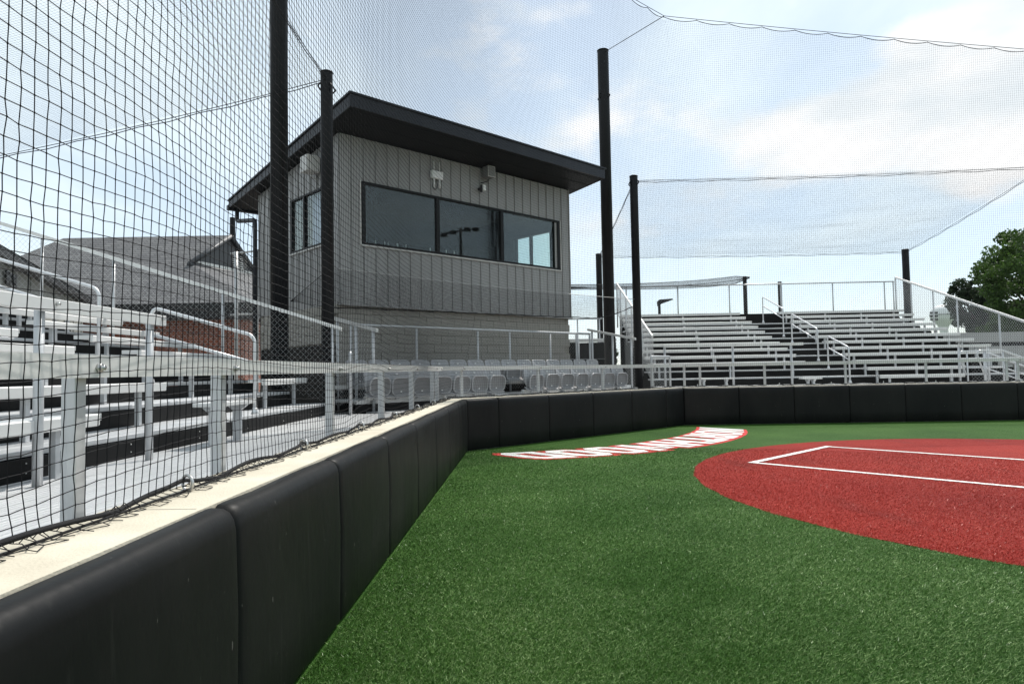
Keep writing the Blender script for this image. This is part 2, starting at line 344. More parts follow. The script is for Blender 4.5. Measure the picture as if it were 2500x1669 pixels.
def arcu(s): return 4.146 - math.sqrt(5.627 ** 2 - (s - 3.045) ** 2)
lt = Thing('turf_lettering', 'white block letters with red outline arched across the turf behind the plate', 'lettering', 'B', (3.05, -2.0, 0))
x = 6.10; iz = 0
for ch in 'NORTHWOOD':
    w = 0.90 if ch == 'W' else 0.585; pad_ = 0.075
    whiteV, whiteF, redV, redF = [], [], [], []
    for pc in GL[ch]:
        cx = sum(p[0] for p in pc) / len(pc); cy = sum(p[1] for p in pc) / len(pc)
        iz += 1; zr = 0.0030 + 0.0002 * (iz % 16)
        for (VV, FF, z, grow) in ((whiteV, whiteF, 0.0105 + 0.0001 * (iz % 5), 0.0), (redV, redF, zr, 1.0)):
            b0 = len(VV)
            dense = []
            for j in range(len(pc)):
                a, b = pc[j], pc[(j + 1) % len(pc)]; k = max(1, int(math.hypot((b[0] - a[0]) * w, b[1] - a[1]) / 0.06))
                for q in range(k): dense.append((a[0] + (b[0] - a[0]) * q / k, a[1] + (b[1] - a[1]) * q / k))
            for p in dense:
                gx = p[0] * w + grow * pad_ * (1 if p[0] > cx + 1e-6 else -1); gy = p[1] * 1.0 + grow * pad_ * (1 if p[1] > cy else -1)
                s = x - gx; jit = random.uniform(-.006, .006)
                VV.append((s + jit, arcu(s) - gy * 1.03 + jit, z))
            FF.append(tuple(range(b0, len(VV))))
    o = lt.mesh('letter', whiteV, whiteF, WHITEP); lt.mesh('outline', redV, redF, REDP, o)
    x -= w + 0.066
def smooth_noise(seed, nx, ny):
    g = np.random.default_rng(seed).normal(0, 1, (nx + 3, ny + 3))
    def f(x, y):                                                              # x, y in cells, cubic-smoothed bilinear
        x = np.clip(x, 0, nx + 1.999); y = np.clip(y, 0, ny + 1.999); xi = x.astype(int); yi = y.astype(int); fx = x - xi; fy = y - yi; fx = fx * fx * (3 - 2 * fx); fy = fy * fy * (3 - 2 * fy)
        return (g[xi, yi] * (1 - fx) + g[xi + 1, yi] * fx) * (1 - fy) + (g[xi, yi + 1] * (1 - fx) + g[xi + 1, yi + 1] * fx) * fy
    return f
# loose upright fibres of the pile near the field's edge, in the turf's colour, with pale sparkle painted into some
def blades(n, rmin, rmax):
    r = rmin * (rmax / rmin) ** rng.random(n); a = rng.uniform(math.radians(38), math.radians(116), n)
    X, Y = r * np.cos(a), r * np.sin(a)
    (ox, oy), (dx, dy) = FR['A']; ua = -(X - ox) * dy + (Y - oy) * dx
    keep = ua < -0.005
    X, Y, r = X[keep], Y[keep], r[keep]; n = len(X)
    inred = np.hypot(X - CC.x, Y - CC.y) < CR
    (bx, by), (ex, ey) = FR['B']; sb = (X - bx) * ex + (Y - by) * ey; ub = -(X - bx) * ey + (Y - by) * ex
    line = ((np.abs(sb - 1.60) < .042) & (ub < -4.15)) | ((np.abs(sb - 4.06) < .042) & (ub < -4.15)) | ((np.abs(ub + 4.16) < .05) & (sb > 1.55) & (sb < 4.11))
    pn = smooth_noise(77, 30, 30); nap = np.clip(pn(X / 0.9 + 4, Y / 0.9) * .5 + pn(X / 0.28 + 9, Y / 0.28) * .35, -1, 1)
    h = rng.uniform(.008, .019, n); w = rng.uniform(.0010, .0018, n) * (0.7 + r / 6.5); th = rng.uniform(0, 2 * np.pi, n); ln = rng.normal(0, .009, (n, 2)) + np.array([[0.004, -0.006]])
    V = np.empty((n, 3, 3)); cx, sx = np.cos(th) * w, np.sin(th) * w
    V[:, 0] = np.stack([X - cx, Y - sx, np.full(n, .002)], 1); V[:, 1] = np.stack([X + cx, Y + sx, np.full(n, .002)], 1); V[:, 2] = np.stack([X + ln[:, 0], Y + ln[:, 1], h], 1)
    k = rng.random(n) ** 1.9; g0, g1 = np.array([.030, .104, .008]), np.array([.37, .50, .215]); r0, r1 = np.array([.30, .016, .009]), np.array([.70, .16, .11])
    k = np.clip(k * (1 + .55 * nap), 0, 1); colr = np.where(line[:, None], np.array([[.74, .72, .68]]), np.where(inred[:, None], r0 + (r1 - r0) * k[:, None], g0 + (g1 - g0) * k[:, None]))
    o = fast_mesh('turf_fibres', V.reshape(-1, 3), np.arange(3 * n).reshape(-1, 3), None)
    at = o.data.color_attributes.new('fibre', 'FLOAT_COLOR', 'POINT'); cc = np.ones((3 * n, 4), np.float32); cc[:, :3] = np.repeat(colr, 3, 0); at.data.foreach_set('color', cc.ravel())
    m = bpy.data.materials.new('turf_fibre'); m.use_nodes = True; nt = m.node_tree; b = nt.nodes['Principled BSDF']; v = nt.nodes.new('ShaderNodeVertexColor'); v.layer_name = 'fibre'
    nt.links.new(v.outputs[0], b.inputs['Base Color']); b.inputs['Roughness'].default_value = 0.40; b.inputs['Specular IOR Level'].default_value = 0.22
    o.data.materials.append(m); o['kind'] = 'stuff'; tag(o, 'short artificial turf fibres standing up from the field', 'turf pile'); return o
blades(900000, 1.9, 11.5)

# ------------------------------------------------------------------ padded concrete backstop wall
def pad_mesh(th, s0, s1, closed0=True, closed1=True, m0=0.0, m1=0.0):
    prof = [(0.012, 0.012), (0.0, 0.03), (-0.004, 0.25), (-0.006, 0.5), (0.0, 0.70), (0.002, 0.785), (0.009, 0.818), (0.024, 0.842), (0.046, 0.854), (0.088, 0.857), (0.094, 0.850), (0.094, 0.012)]
    st = [0, .006, .02, .06, .25, .5, .75]; st = [s0 + 0.004 + t for t in st[:4]] + [s0 + (s1 - s0) * t for t in (.25, .5, .75)] + [s1 - 0.004 - t for t in (.06, .02, .006, 0)]
    ins = [.014, .007, .002, 0, 0, 0, 0, 0, .002, .007, .014]; V = []; F = []; n = len(prof); wob = [random.uniform(-.004, .004) for _ in st]
    for i, s in enumerate(st):
        t = (s - s0) / (s1 - s0)
        for (u, z) in prof:
            k = ins[i]; uu = u + (k if u < .05 else 0); zz = z - (k * 0.8 if z > .7 else 0) + (wob[i] if z > .8 else 0)
            V.append((s + u * (m0 * (1 - t) + m1 * t), uu, zz))
    for i in range(len(st) - 1):
        for j in range(n - 1): F.append((i * n + j, i * n + j + 1, (i + 1) * n + j + 1, (i + 1) * n + j))
    b0 = len(V); V += V[:n] + V[(len(st) - 1) * n:len(st) * n]; F.append(tuple(b0 + j for j in reversed(range(n)))); F.append(tuple(b0 + n + j for j in range(n)))
    return th.mesh('wall_pad', V, F, PAD, smooth=True)
def wall_run(seg, s0, s1, joints, label, m0, m1):
    th = Thing('padded_backstop', label, 'wall', seg, ((s0 + s1) / 2, 0.2, 0), 'padded backstop walls')
    def slab(name, u0, u1, z0, z1, m, parent=None):
        c = [(s0 + u0 * m0, u0), (s1 + u0 * m1, u0), (s1 + u1 * m1, u1), (s0 + u1 * m0, u1)]
        return th.mesh(name, [(a, b, z0) for a, b in c] + [(a, b, z1) for a, b in c], [(3, 2, 1, 0), (4, 5, 6, 7), (0, 1, 5, 4), (1, 2, 6, 5), (2, 3, 7, 6), (3, 0, 4, 7)], m, parent)
    slab('wall_body', 0.10, 0.40, -0.05, 0.80, CONC); slab('concrete_cap', 0.098, 0.425, 0.803, 0.862, CAPM)
    for q in np.arange(s0 + 1.9, s1 - .5, 3.05): th.box('control_joint', q, q + .007, .12, .4255, .80, .8625, mat('joint_filler', (.20, .18, .15), .9))
    js = [s0] + joints + [s1]
    for a, b in zip(js[:-1], js[1:]): pad_mesh(th, a, b, m0=m0 if a == s0 else 0, m1=m1 if b == s1 else 0)
    return th
wall_run('A', -2.68, LA, [-1.43, -0.17, 1.08, 2.336, 3.59, 4.845, 6.099, 7.353, 8.607, 9.86], 'long black padded wall with pale concrete cap along the left side of the field', 0, TAN)
wall_run('B', 0, LB, [0.703, 1.957, 3.211, 4.466, 5.72], 'short angled black padded wall behind the plate below the grey seats', -TAN, TAN)
wall_run('C', 0, 12.6, [1.254 * k for k in range(1, 10)], 'black padded wall facing the camera below the right bleachers', -TAN, 0)

# ------------------------------------------------------------------ front guard rail on top of the wall
def rail_run(seg, s0, s1, z0, z1, posts, label, m0, m1, wide=()):
    th = Thing('guard_rail', label, 'railing', seg, ((s0 + s1) / 2, 0.46, 0.56), 'front guard rails above the wall')
    V = []; u0, u1, hgt = 0.435, 0.475, 0.075
    for s, z, mm in ((s0, z0, m0), (s1, z1, m1)):
        for (u, zz) in ((u0, z), (u1, z), (u1, z + hgt), (u0, z + hgt)): V.append((s + u * mm, u, zz))
    r = th.mesh('top_rail', V, [(0, 1, 2, 3), (7, 6, 5, 4), (0, 4, 5, 1), (1, 5, 6, 2), (2, 6, 7, 3), (3, 7, 4, 0)], ALUW)
    for s in posts:
        t = (s - s0) / (s1 - s0); zt = z0 + (z1 - z0) * t
        p = th.box('post', s - 0.027, s + 0.027, 0.478, 0.508, 0.56, zt + 0.045, ALU, 0.003)
        th.box('web', s - 0.006, s + 0.006, 0.510, 0.540, 0.56, zt + 0.04, ALU, 0, p)
        th.tube('bolt', [(s + 0.022, 0.445, zt + 0.032), (s + 0.022, 0.412, zt + 0.032)], 0.009, BOLT, 6, r)
        th.tube('bolt', [(s + 0.022, 0.436, zt + 0.032), (s + 0.022, 0.424, zt + 0.032)], 0.016, BOLT, 6, r)
    return th
rail_run('A', -1.0, LA, 1.294, 1.335, [-0.4, 1.43, 2.22, 3.27, 5.13, 6.95, 8.77, 10.7, 11.28], 'pale aluminium guard rail above the long left wall, nearest the camera', 0, TAN)
rail_run('B', 0, LB, 1.336, 1.336, [0.28, 2.17, 4.12, 5.9], 'aluminium guard rail in front of the grey seats', -TAN, TAN)
rail_run('C', 0, 12.6, 1.338, 1.338, [0.13, 0.5, 2.02, 3.91, 5.78, 7.64, 7.9, 9.6], 'aluminium guard rail in front of the right bleachers', -TAN, 0)

# ------------------------------------------------------------------ poles
def pole(P, r, z0, z1, label, group, cap=True, band=None, name='net_pole'):
    th = Thing(name, label, 'pole', 'W', (P[0], P[1], z0), group)
    n = 28; V, F = tube_geo([th.loc((P[0], P[1], z)) for z in (z0, z1 - 0.03, z1)], [r, r, r * 0.985], n)
    sh = link_mesh('shaft', V, F, POLE, th.e); sh.data.polygons.foreach_set('use_smooth', [len(p.vertices) == 4 for p in sh.data.polygons])
    if cap:
        th.tube('cap', [(P[0], P[1], z1 + 0.001), (P[0], P[1], z1 + 0.025), (P[0], P[1], z1 + 0.04)], [r * 1.05, r * 1.05, r * 0.8], POLE, 24)
    th.box('base_plate', P[0] - r * 1.7, P[0] + r * 1.7, P[1] - r * 1.7, P[1] + r * 1.7, z0, z0 + 0.025, POLE, 0.004)
    for z in (band or []):
        for k in range(4):
            a = k * math.pi / 2 + 0.75; cx, cy = P[0] + math.cos(a) * r * 1.02, P[1] + math.sin(a) * r * 1.02
            ex, ey = P[0] + math.cos(a) * (r + 0.07), P[1] + math.sin(a) * (r + 0.07)
            th.tube('lug', bend([(cx, cy, z + 0.07), (ex, ey, z), (cx, cy, z - 0.07)], 0.03, 3), 0.014, POLE, 6)
    return th
SPL, SPR = (-3.255, 11.95), (3.38, 18.14); BPL, BPR = (-4.34, 12.61), (2.79, 19.27)
pole(SPL, 0.109, 0.56, 6.72, 'shorter black steel pole in front of the left corner of the press box', 'short net poles', band=[6.45])
pole(SPR, 0.109, 0.56, 6.52, 'shorter black steel pole at the left end of the right bleachers', 'short net poles', band=[6.35])
pole(BPL, 0.163, 0.56, 10.55, 'thick tall black pole left of the press box running out of the frame top', 'tall net poles', band=[9.3])
pole(BPR, 0.163, 0.56, 10.55, 'thick tall black pole right of the press box roof', 'tall net poles', band=[9.2])
RPL, RPR = (3.38, 25.75), (15.05, 25.6); RAL = (-10.4, 12.6)
pole(RPL, 0.115, 0.56, 5.72, 'black pole mostly hidden behind the thick right pole', 'rear canopy poles')
pole(RPR, 0.125, 0.56, 5.66, 'black pole behind the upper right corner of the right bleachers', 'rear canopy poles')
pole(RAL, 0.125, 0.56, 5.45, 'black pole behind the left bleachers beyond the left picture edge', 'rear canopy poles')
pole((8.95, 25.75), 0.075, 0.56, 4.75, 'thin black post behind the top bench holding the end of the rolled net', 'thin posts behind the bleachers')
pole((10.28, 25.75), 0.075, 0.56, 4.52, 'thin black post behind the top bench above the aisle', 'thin posts behind the bleachers')
pole((-13.25, 32.0), 0.125, 0.56, 8.85, 'black pole rising behind the gable of the brick house', 'rear canopy poles')

# ------------------------------------------------------------------ nets
def net_grid(parent, name, PF, ns, nz, r, step_s=1, step_z=1, off=Vector((0, 0, 0)), mask_s=None):
    """square-mesh net: PF(i, j) arrays of (i along, j up) -> points; strands are three-sided twines"""
    Vs, Fs, b = [], [], 0
    for (na, nb, stp, vert) in ((ns, nz, step_z, True), (nz, ns, step_s, False)):
        jj = np.unique(np.append(np.arange(0, nb, stp), nb - 1)); I, J = np.meshgrid(np.arange(na), jj, indexing='ij')
        Pt = PF(I, J) if vert else PF(J, I)                                   # (na, nj, 3)
        T = np.gradient(Pt, axis=1); T /= np.maximum(np.linalg.norm(T, axis=2, keepdims=True), 1e-9)
        ref = np.array([0.577, 0.577, 0.577]) if abs(T[..., :].mean(axis=(0, 1))).max() > 0 else None
        A = np.cross(T, ref); A /= np.maximum(np.linalg.norm(A, axis=2, keepdims=True), 1e-9); B = np.cross(A, T)
        R = np.stack([Pt + r * (A * math.cos(q) + B * math.sin(q)) for q in (0.3, 0.3 + 2.0944, 0.3 + 4.1888)], 2)     # (na,nj,3,3)
        na_, nj = Pt.shape[:2]; idx = (np.arange(na_ * nj).reshape(na_, nj) * 3) + b
        a0, a1 = idx[:, :-1].ravel(), idx[:, 1:].ravel()
        for k in range(3):
            k2 = (k + 1) % 3; Fs.append(np.stack([a0 + k, a1 + k, a1 + k2, a0 + k2], 1))
        Vs.append(R.reshape(-1, 3)); b += na_ * nj * 3
    V = np.concatenate(Vs) - np.array(off); o = fast_mesh(name, V, np.concatenate(Fs), NET, parent); o['kind'] = 'stuff'; return o
MESH = 0.048
def seg_np(seg, s, u, z):
    (ox, oy), (dx, dy) = FR[seg]; return np.stack([ox + dx * s - dy * u, oy + dy * s + dx * u, z], -1)
def wall_net(seg, s0, s1, ztop0, ztop1, seed, label, step, r, wave):
    th = Thing('backstop_net', label, 'net', seg, ((s0 + s1) / 2, 0.34, 0.86), 'black nets rising from the backstop wall')
    th.e.rotation_euler = (0, 0, 0); L = s1 - s0; ns = int(L / MESH) + 1; H = max(ztop0, ztop1) - 0.885; nz = int(H / MESH) + 1
    n1 = smooth_noise(seed, int(L / 0.9) + 2, int(H / 1.6) + 2); n2 = smooth_noise(seed + 1, int(L / 0.45) + 2, int(H / 0.35) + 2); n3 = smooth_noise(seed + 2, ns, nz)
    def PF(I, J):
        t = I / (ns - 1); v = J / (nz - 1); s = s0 + L * t; zt = ztop0 + (ztop1 - ztop0) * t
        sc = 0.05 * np.abs(np.sin(np.pi * s / 0.75)) * np.clip((v - 0.93) / 0.07, 0, 1)
        z0 = 0.885; z = z0 + (zt - z0 - sc) * v
        low = np.exp(-np.clip(z - z0, 0, None) / 0.9)
        win = np.clip((z - z0) / 0.25, 0, 1) * np.clip((1 - v) / 0.05, 0, 1)
        u = 0.34 + (n1(s / 0.9 - s0 / 0.9, (z - z0) / 1.6) * 0.020 + n2(s / 0.45 - s0 / 0.45, (z - z0) / 0.35) * 0.006) * win
        dz = wave * (n1(s / 0.55, np.zeros_like(s) + 1.5) * 0.030 + np.sin(s * 2.3 + 1) * 0.022) * low * np.clip((z - z0) / 0.12, 0, 1) - 0.05 * np.sin(np.pi * v) * np.sin(np.pi * t)
        jit = n3(I.astype(float), J.astype(float)) * 0.0022
        if seg == 'A': u = 0.34 + (u - 0.34) * np.clip((6.5 - s) / 3.0, 0.04, 1)
        s = s + (n2(s / 0.45 - s0 / 0.45, (z - z0) / 0.35 + 0.7) * 0.004 * win + jit) * (np.clip((6.5 - s) / 3.0, 0.1, 1) if seg == 'A' else 0.3)
        Pw = seg_np(seg, s, u, z + dz + n3(J * 0 + (I % max(ns, 1)).astype(float), J.astype(float)) * 0.0015)
        # the twine pulls the corners round between the tight foot and the tight top cable
        for (ka, kb, la) in (('A', 'B', LA), ('B', 'C', LB)):
            if seg not in (ka, kb): continue
            ww = np.sin(np.pi * np.clip(v, 0, 1)) ** 0.6; big = ka == 'A'
            dA = 0.08 + (6.0 if big else 1.5) * ww; dB = 0.08 + (3.4 if big else 1.8) * ww
            t = (s - (la + 0.14 - dA)) / dA if seg == ka else 1 - (s + 0.14) / dB
            t = np.clip(t, 0, 1); ST = dA + dB; x_ = np.where(seg == ka, t * dA, ST - t * dB) / ST; m0_ = ST / (2 * dA); m1_ = ST / (2 * dB)
            tau = ((x_ ** 3 - 2 * x_ ** 2 + x_) * m0_ + (3 * x_ ** 2 - 2 * x_ ** 3) + (x_ ** 3 - x_ ** 2) * m1_)[..., None]
            zz = Pw[..., 2]; p0 = seg_np(ka, la + 0.14 - dA, np.full_like(dA, 0.34), zz); p1 = seg_np(ka, np.full_like(dA, la + 0.14), np.full_like(dA, 0.34), zz); p2 = seg_np(kb, dB - 0.14, np.full_like(dA, 0.34), zz)
            bz = p0 * (1 - tau) ** 2 + p1 * 2 * tau * (1 - tau) + p2 * tau ** 2
            Pw = np.where((t > 0)[..., None], bz, Pw)
        return Pw
        return seg_np(seg, s, u, z + dz + n3(J * 0 + (I % max(ns, 1)).astype(float), J.astype(float)) * 0.0015)
    base = th.e.location
    net_grid(th.e, 'mesh', PF, ns, nz, r, step, step, base)
    return th, PF, ns, nz
def tubeW(th, name, pts, r, m, n=5, parent=None):
    V, F = tube_geo([Vector(p) - th.e.location for p in pts], r, n); return link_mesh(name, V, F, m, parent or th.e, True)
NA = wall_net('A', 0.6, LA + 0.14, 9.8, 9.75, 11, 'near black net rising from the left wall, filling the left of the picture', 1, 0.00165, 1.0)
NB = wall_net('B', -0.14, LB + 0.14, 9.75, 9.72, 21, 'black net above the angled wall in front of the press box', 2, 0.0015, 0.5)
NC = wall_net('C', -0.14, 11.5, 9.72, 8.3, 31, 'black net above the right wall with scalloped upper edge cable', 3, 0.0015, 0.2)
# knots of the near net
th, PF, ns, nz = NA
I, J = np.meshgrid(np.arange(0, 150), np.arange(0, nz), indexing='ij'); Pk = PF(I, J).reshape(-1, 3) - np.array(th.e.location); k = 0.0036
Oc = np.array([[1, 0, 0], [-1, 0, 0], [0, 1, 0], [0, -1, 0], [0, 0, 1.25], [0, 0, -1.25]]) * k; Fo = np.array([[0, 2, 4], [2, 1, 4], [1, 3, 4], [3, 0, 4], [2, 0, 5], [1, 2, 5], [3, 1, 5], [0, 3, 5]])
o = fast_mesh('knots', (Pk[:, None] + Oc[None]).reshape(-1, 3), (Fo[None] + np.arange(len(Pk))[:, None, None] * 6).reshape(-1, 3), NET, th.e); o['kind'] = 'stuff'
# bottom rope, ragged skirt on the cap and the eye bolts that hold it
def net_foot(th, seg, s0, s1, rings, seed, dens=1):
    R = random.Random(seed); loc = th.e.location; n = int((s1 - s0) / 0.028); up_ = []; lo_ = []
    for i in range(n + 1):
        s = s0 + (s1 - s0) * i / n; near = min((abs(s - q) for q in rings), default=1); lift = 0.006 + 0.020 * abs(math.sin(s * 4.4 + seed)) + 0.012 * max(0, 1 - near / .1)
        up_.append(fr(seg, s, 0.338 + 0.010 * math.sin(s * 7 + seed), 0.868 + lift)); lo_.append(fr(seg, s, 0.318 + 0.006 * math.sin(s * 5.1), 0.869 + 0.004 * abs(math.sin(s * 3.7))))
    tubeW(th, 'border_rope', up_, 0.0085, ROPE, 6); tubeW(th, 'lead_line', lo_, 0.0045, ROPE, 5)
    segs = []
    m = int((s1 - s0) / MESH)
    for i in range(m):
        s = s0 + (i + 0.5) * MESH; a = fr(seg, s + R.uniform(-.01, .01), 0.338, 0.885); q = s + R.uniform(-.012, .012); e = 0.338 - R.uniform(0.045, 0.085)
        b = fr(seg, s + R.uniform(-.015, .015), 0.305, 0.873 + R.uniform(0, .012)); c = fr(seg, q, e + 0.03, 0.868 + R.uniform(0, .004)); d = fr(seg, q + R.uniform(-.02, .02), e, 0.866)
        segs += [(a - loc, b - loc), (b - loc, c - loc), (c - loc, d - loc)]
        if i: segs += [(pc - loc, c - loc)]
        if i and R.random() < .45: segs += [(pd - loc, d - loc)]
        pc, pd = c, d
        if R.random() < .55:                                                   # twine whipped round the rope
            w0 = fr(seg, s, 0.352, 0.872); w1 = fr(seg, s + .012, 0.338, 0.893); w2 = fr(seg, s + .02, 0.318, 0.872); segs += [(w0 - loc, w1 - loc), (w1 - loc, w2 - loc)]
    V, F = wires(segs, 0.0016); o = fast_mesh('ragged_skirt', V, F, NET, th.e); o['kind'] = 'stuff'
    for s in rings:
        pts = [fr(seg, s + 0.017 * math.cos(q), 0.325 + 0.028 * math.cos(q), 0.894 + 0.030 * math.sin(q)) for q in [2 * math.pi * i / 18 for i in range(19)]]
        tubeW(th, 'eye_ring', pts, 0.0065, BOLT, 6); tubeW(th, 'anchor', [fr(seg, s, 0.335, 0.855), fr(seg, s, 0.335, 0.868)], 0.014, BOLT, 8)
net_foot(NA[0], 'A', 0.9, LA + 0.14, [1.25, 2.62, 3.98, 5.35, 6.7, 8.1, 9.5, 10.8], 3)
net_foot(NB[0], 'B', -0.14, LB + 0.14, [0.9, 2.1, 3.3, 4.5, 5.7], 5)
net_foot(NC[0], 'C', -0.14, 11.5, [0.4, 1.1, 2.3, 3.5, 4.7, 5.9, 7.1, 8.3, 9.5], 8)
# upper edge cables with hangers
def edge_cable(th, P0, P1, sag, n, hang, m=STEELC):
    pts = []; hp = []
    for i in range(n * 6 + 1):
        t = i / (n * 6); p = P0.lerp(P1, t); p.z -= sag * 4 * t * (1 - t); pts.append(p)
    for i in range(n * 6 + 1):
        t = i / (n * 6); p = pts[i].copy(); f = (i % 6) / 6; p.z -= hang * (0.35 + 2.6 * f * (1 - f)); hp.append(p)
    tubeW(th, 'edge_cable', pts, 0.007, ROPE, 5); tubeW(th, 'border_rope', hp, 0.008, ROPE, 5)
    segs = [(pts[i * 6] - th.e.location, hp[i * 6] - th.e.location) for i in range(n + 1)]
    V, F = wires(segs, 0.0038); fast_mesh('hangers', V, F, ROPE, th.e)
TB0, TB1 = fr('B', -0.14, 0.34, 9.84), fr('B', LB + 0.14, 0.34, 9.80)
edge_cable(NA[0], fr('A', 0.6, 0.34, 9.88), fr('A', LA + 0.14, 0.34, 9.84), 0.05, 16, 0.09)
edge_cable(NB[0], TB0, TB1, 0.05, 10, 0.09); edge_cable(NC[0], fr('C', -0.14, 0.34, 9.80), fr('C', 11.5, 0.34, 8.36), 0.05, 15, 0.09)
tubeW(NB[0], 'tie_cable', [Vector((*BPR, 10.5)), TB1], 0.009, ROPE, 5); tubeW(NB[0], 'tie_cable', [Vector((*BPL, 10.5)), TB0], 0.009, ROPE, 5)
# canopy nets over the stands
def canopy(label, c00, c10, c11, c01, du, dv, seed):
    """c00-c10 front edge, c01-c11 rear edge"""
    cen = (c00 + c10 + c11 + c01) / 4; th = Thing('canopy_net', label, 'net', 'W', cen, 'canopy nets over the bleachers')
    nu = int((c10 - c00).length / du) + 1; nv = int((c01 - c00).length / dv) + 1; q = [np.array(v) for v in (c00, c10, c11, c01)]; nn = smooth_noise(seed, 12, 12)
    def PF(I, J):
        a = (I / (nu - 1))[..., None]; b = (J / (nv - 1))[..., None]
        P_ = q[0] * (1 - a) * (1 - b) + q[1] * a * (1 - b) + q[2] * a * b + q[3] * (1 - a) * b
        P_ = P_.copy(); P_[..., 2] -= (0.35 * 16 * a * (1 - a) * b * (1 - b))[..., 0] * 0.6 + nn(a[..., 0] * 11, b[..., 0] * 11) * 0.02 * np.minimum(1, 8 * np.minimum(np.minimum(a, 1 - a), np.minimum(b, 1 - b)))[..., 0]
        return P_
    net_grid(th.e, 'mesh', PF, nu, nv, 0.0011, 4, 4, th.e.location)
    for a, b, sg in ((c00, c10, .06), (c10, c11, .06), (c01, c11, .05), (c00, c01, .06)):
        n = int((b - a).length / 0.6); pts = [];
        for i in range(n + 1):
            p = a.lerp(b, i / n); p.z -= sg * 4 * (i / n) * (1 - i / n); pts.append(p)
        tubeW(th, 'edge_cable', pts, 0.007, ROPE, 5)
        tubeW(th, 'border_rope', [p - Vector((0, 0, 0.03 + 0.03 * (i % 2))) for i, p in enumerate(pts)], 0.008, ROPE, 5)
    return th
spl, spr = Vector((*SPL, 6.62)), Vector((*SPR, 6.42))
canopy('fine overhead net above the left bleachers in the upper left corner', fr('A', 0.0, 2.35, 6.7), spl, Vector((*RAL, 5.4)), fr('A', 1.0, 9.7, 5.5), 0.052, 0.052, 51)
canopy('overhead net sloping back above the right bleachers', spr, Vector((14.25, 17.75, 6.5)), Vector((*RPR, 5.6)), Vector((*RPL, 5.65)), 0.052, 0.052, 61)

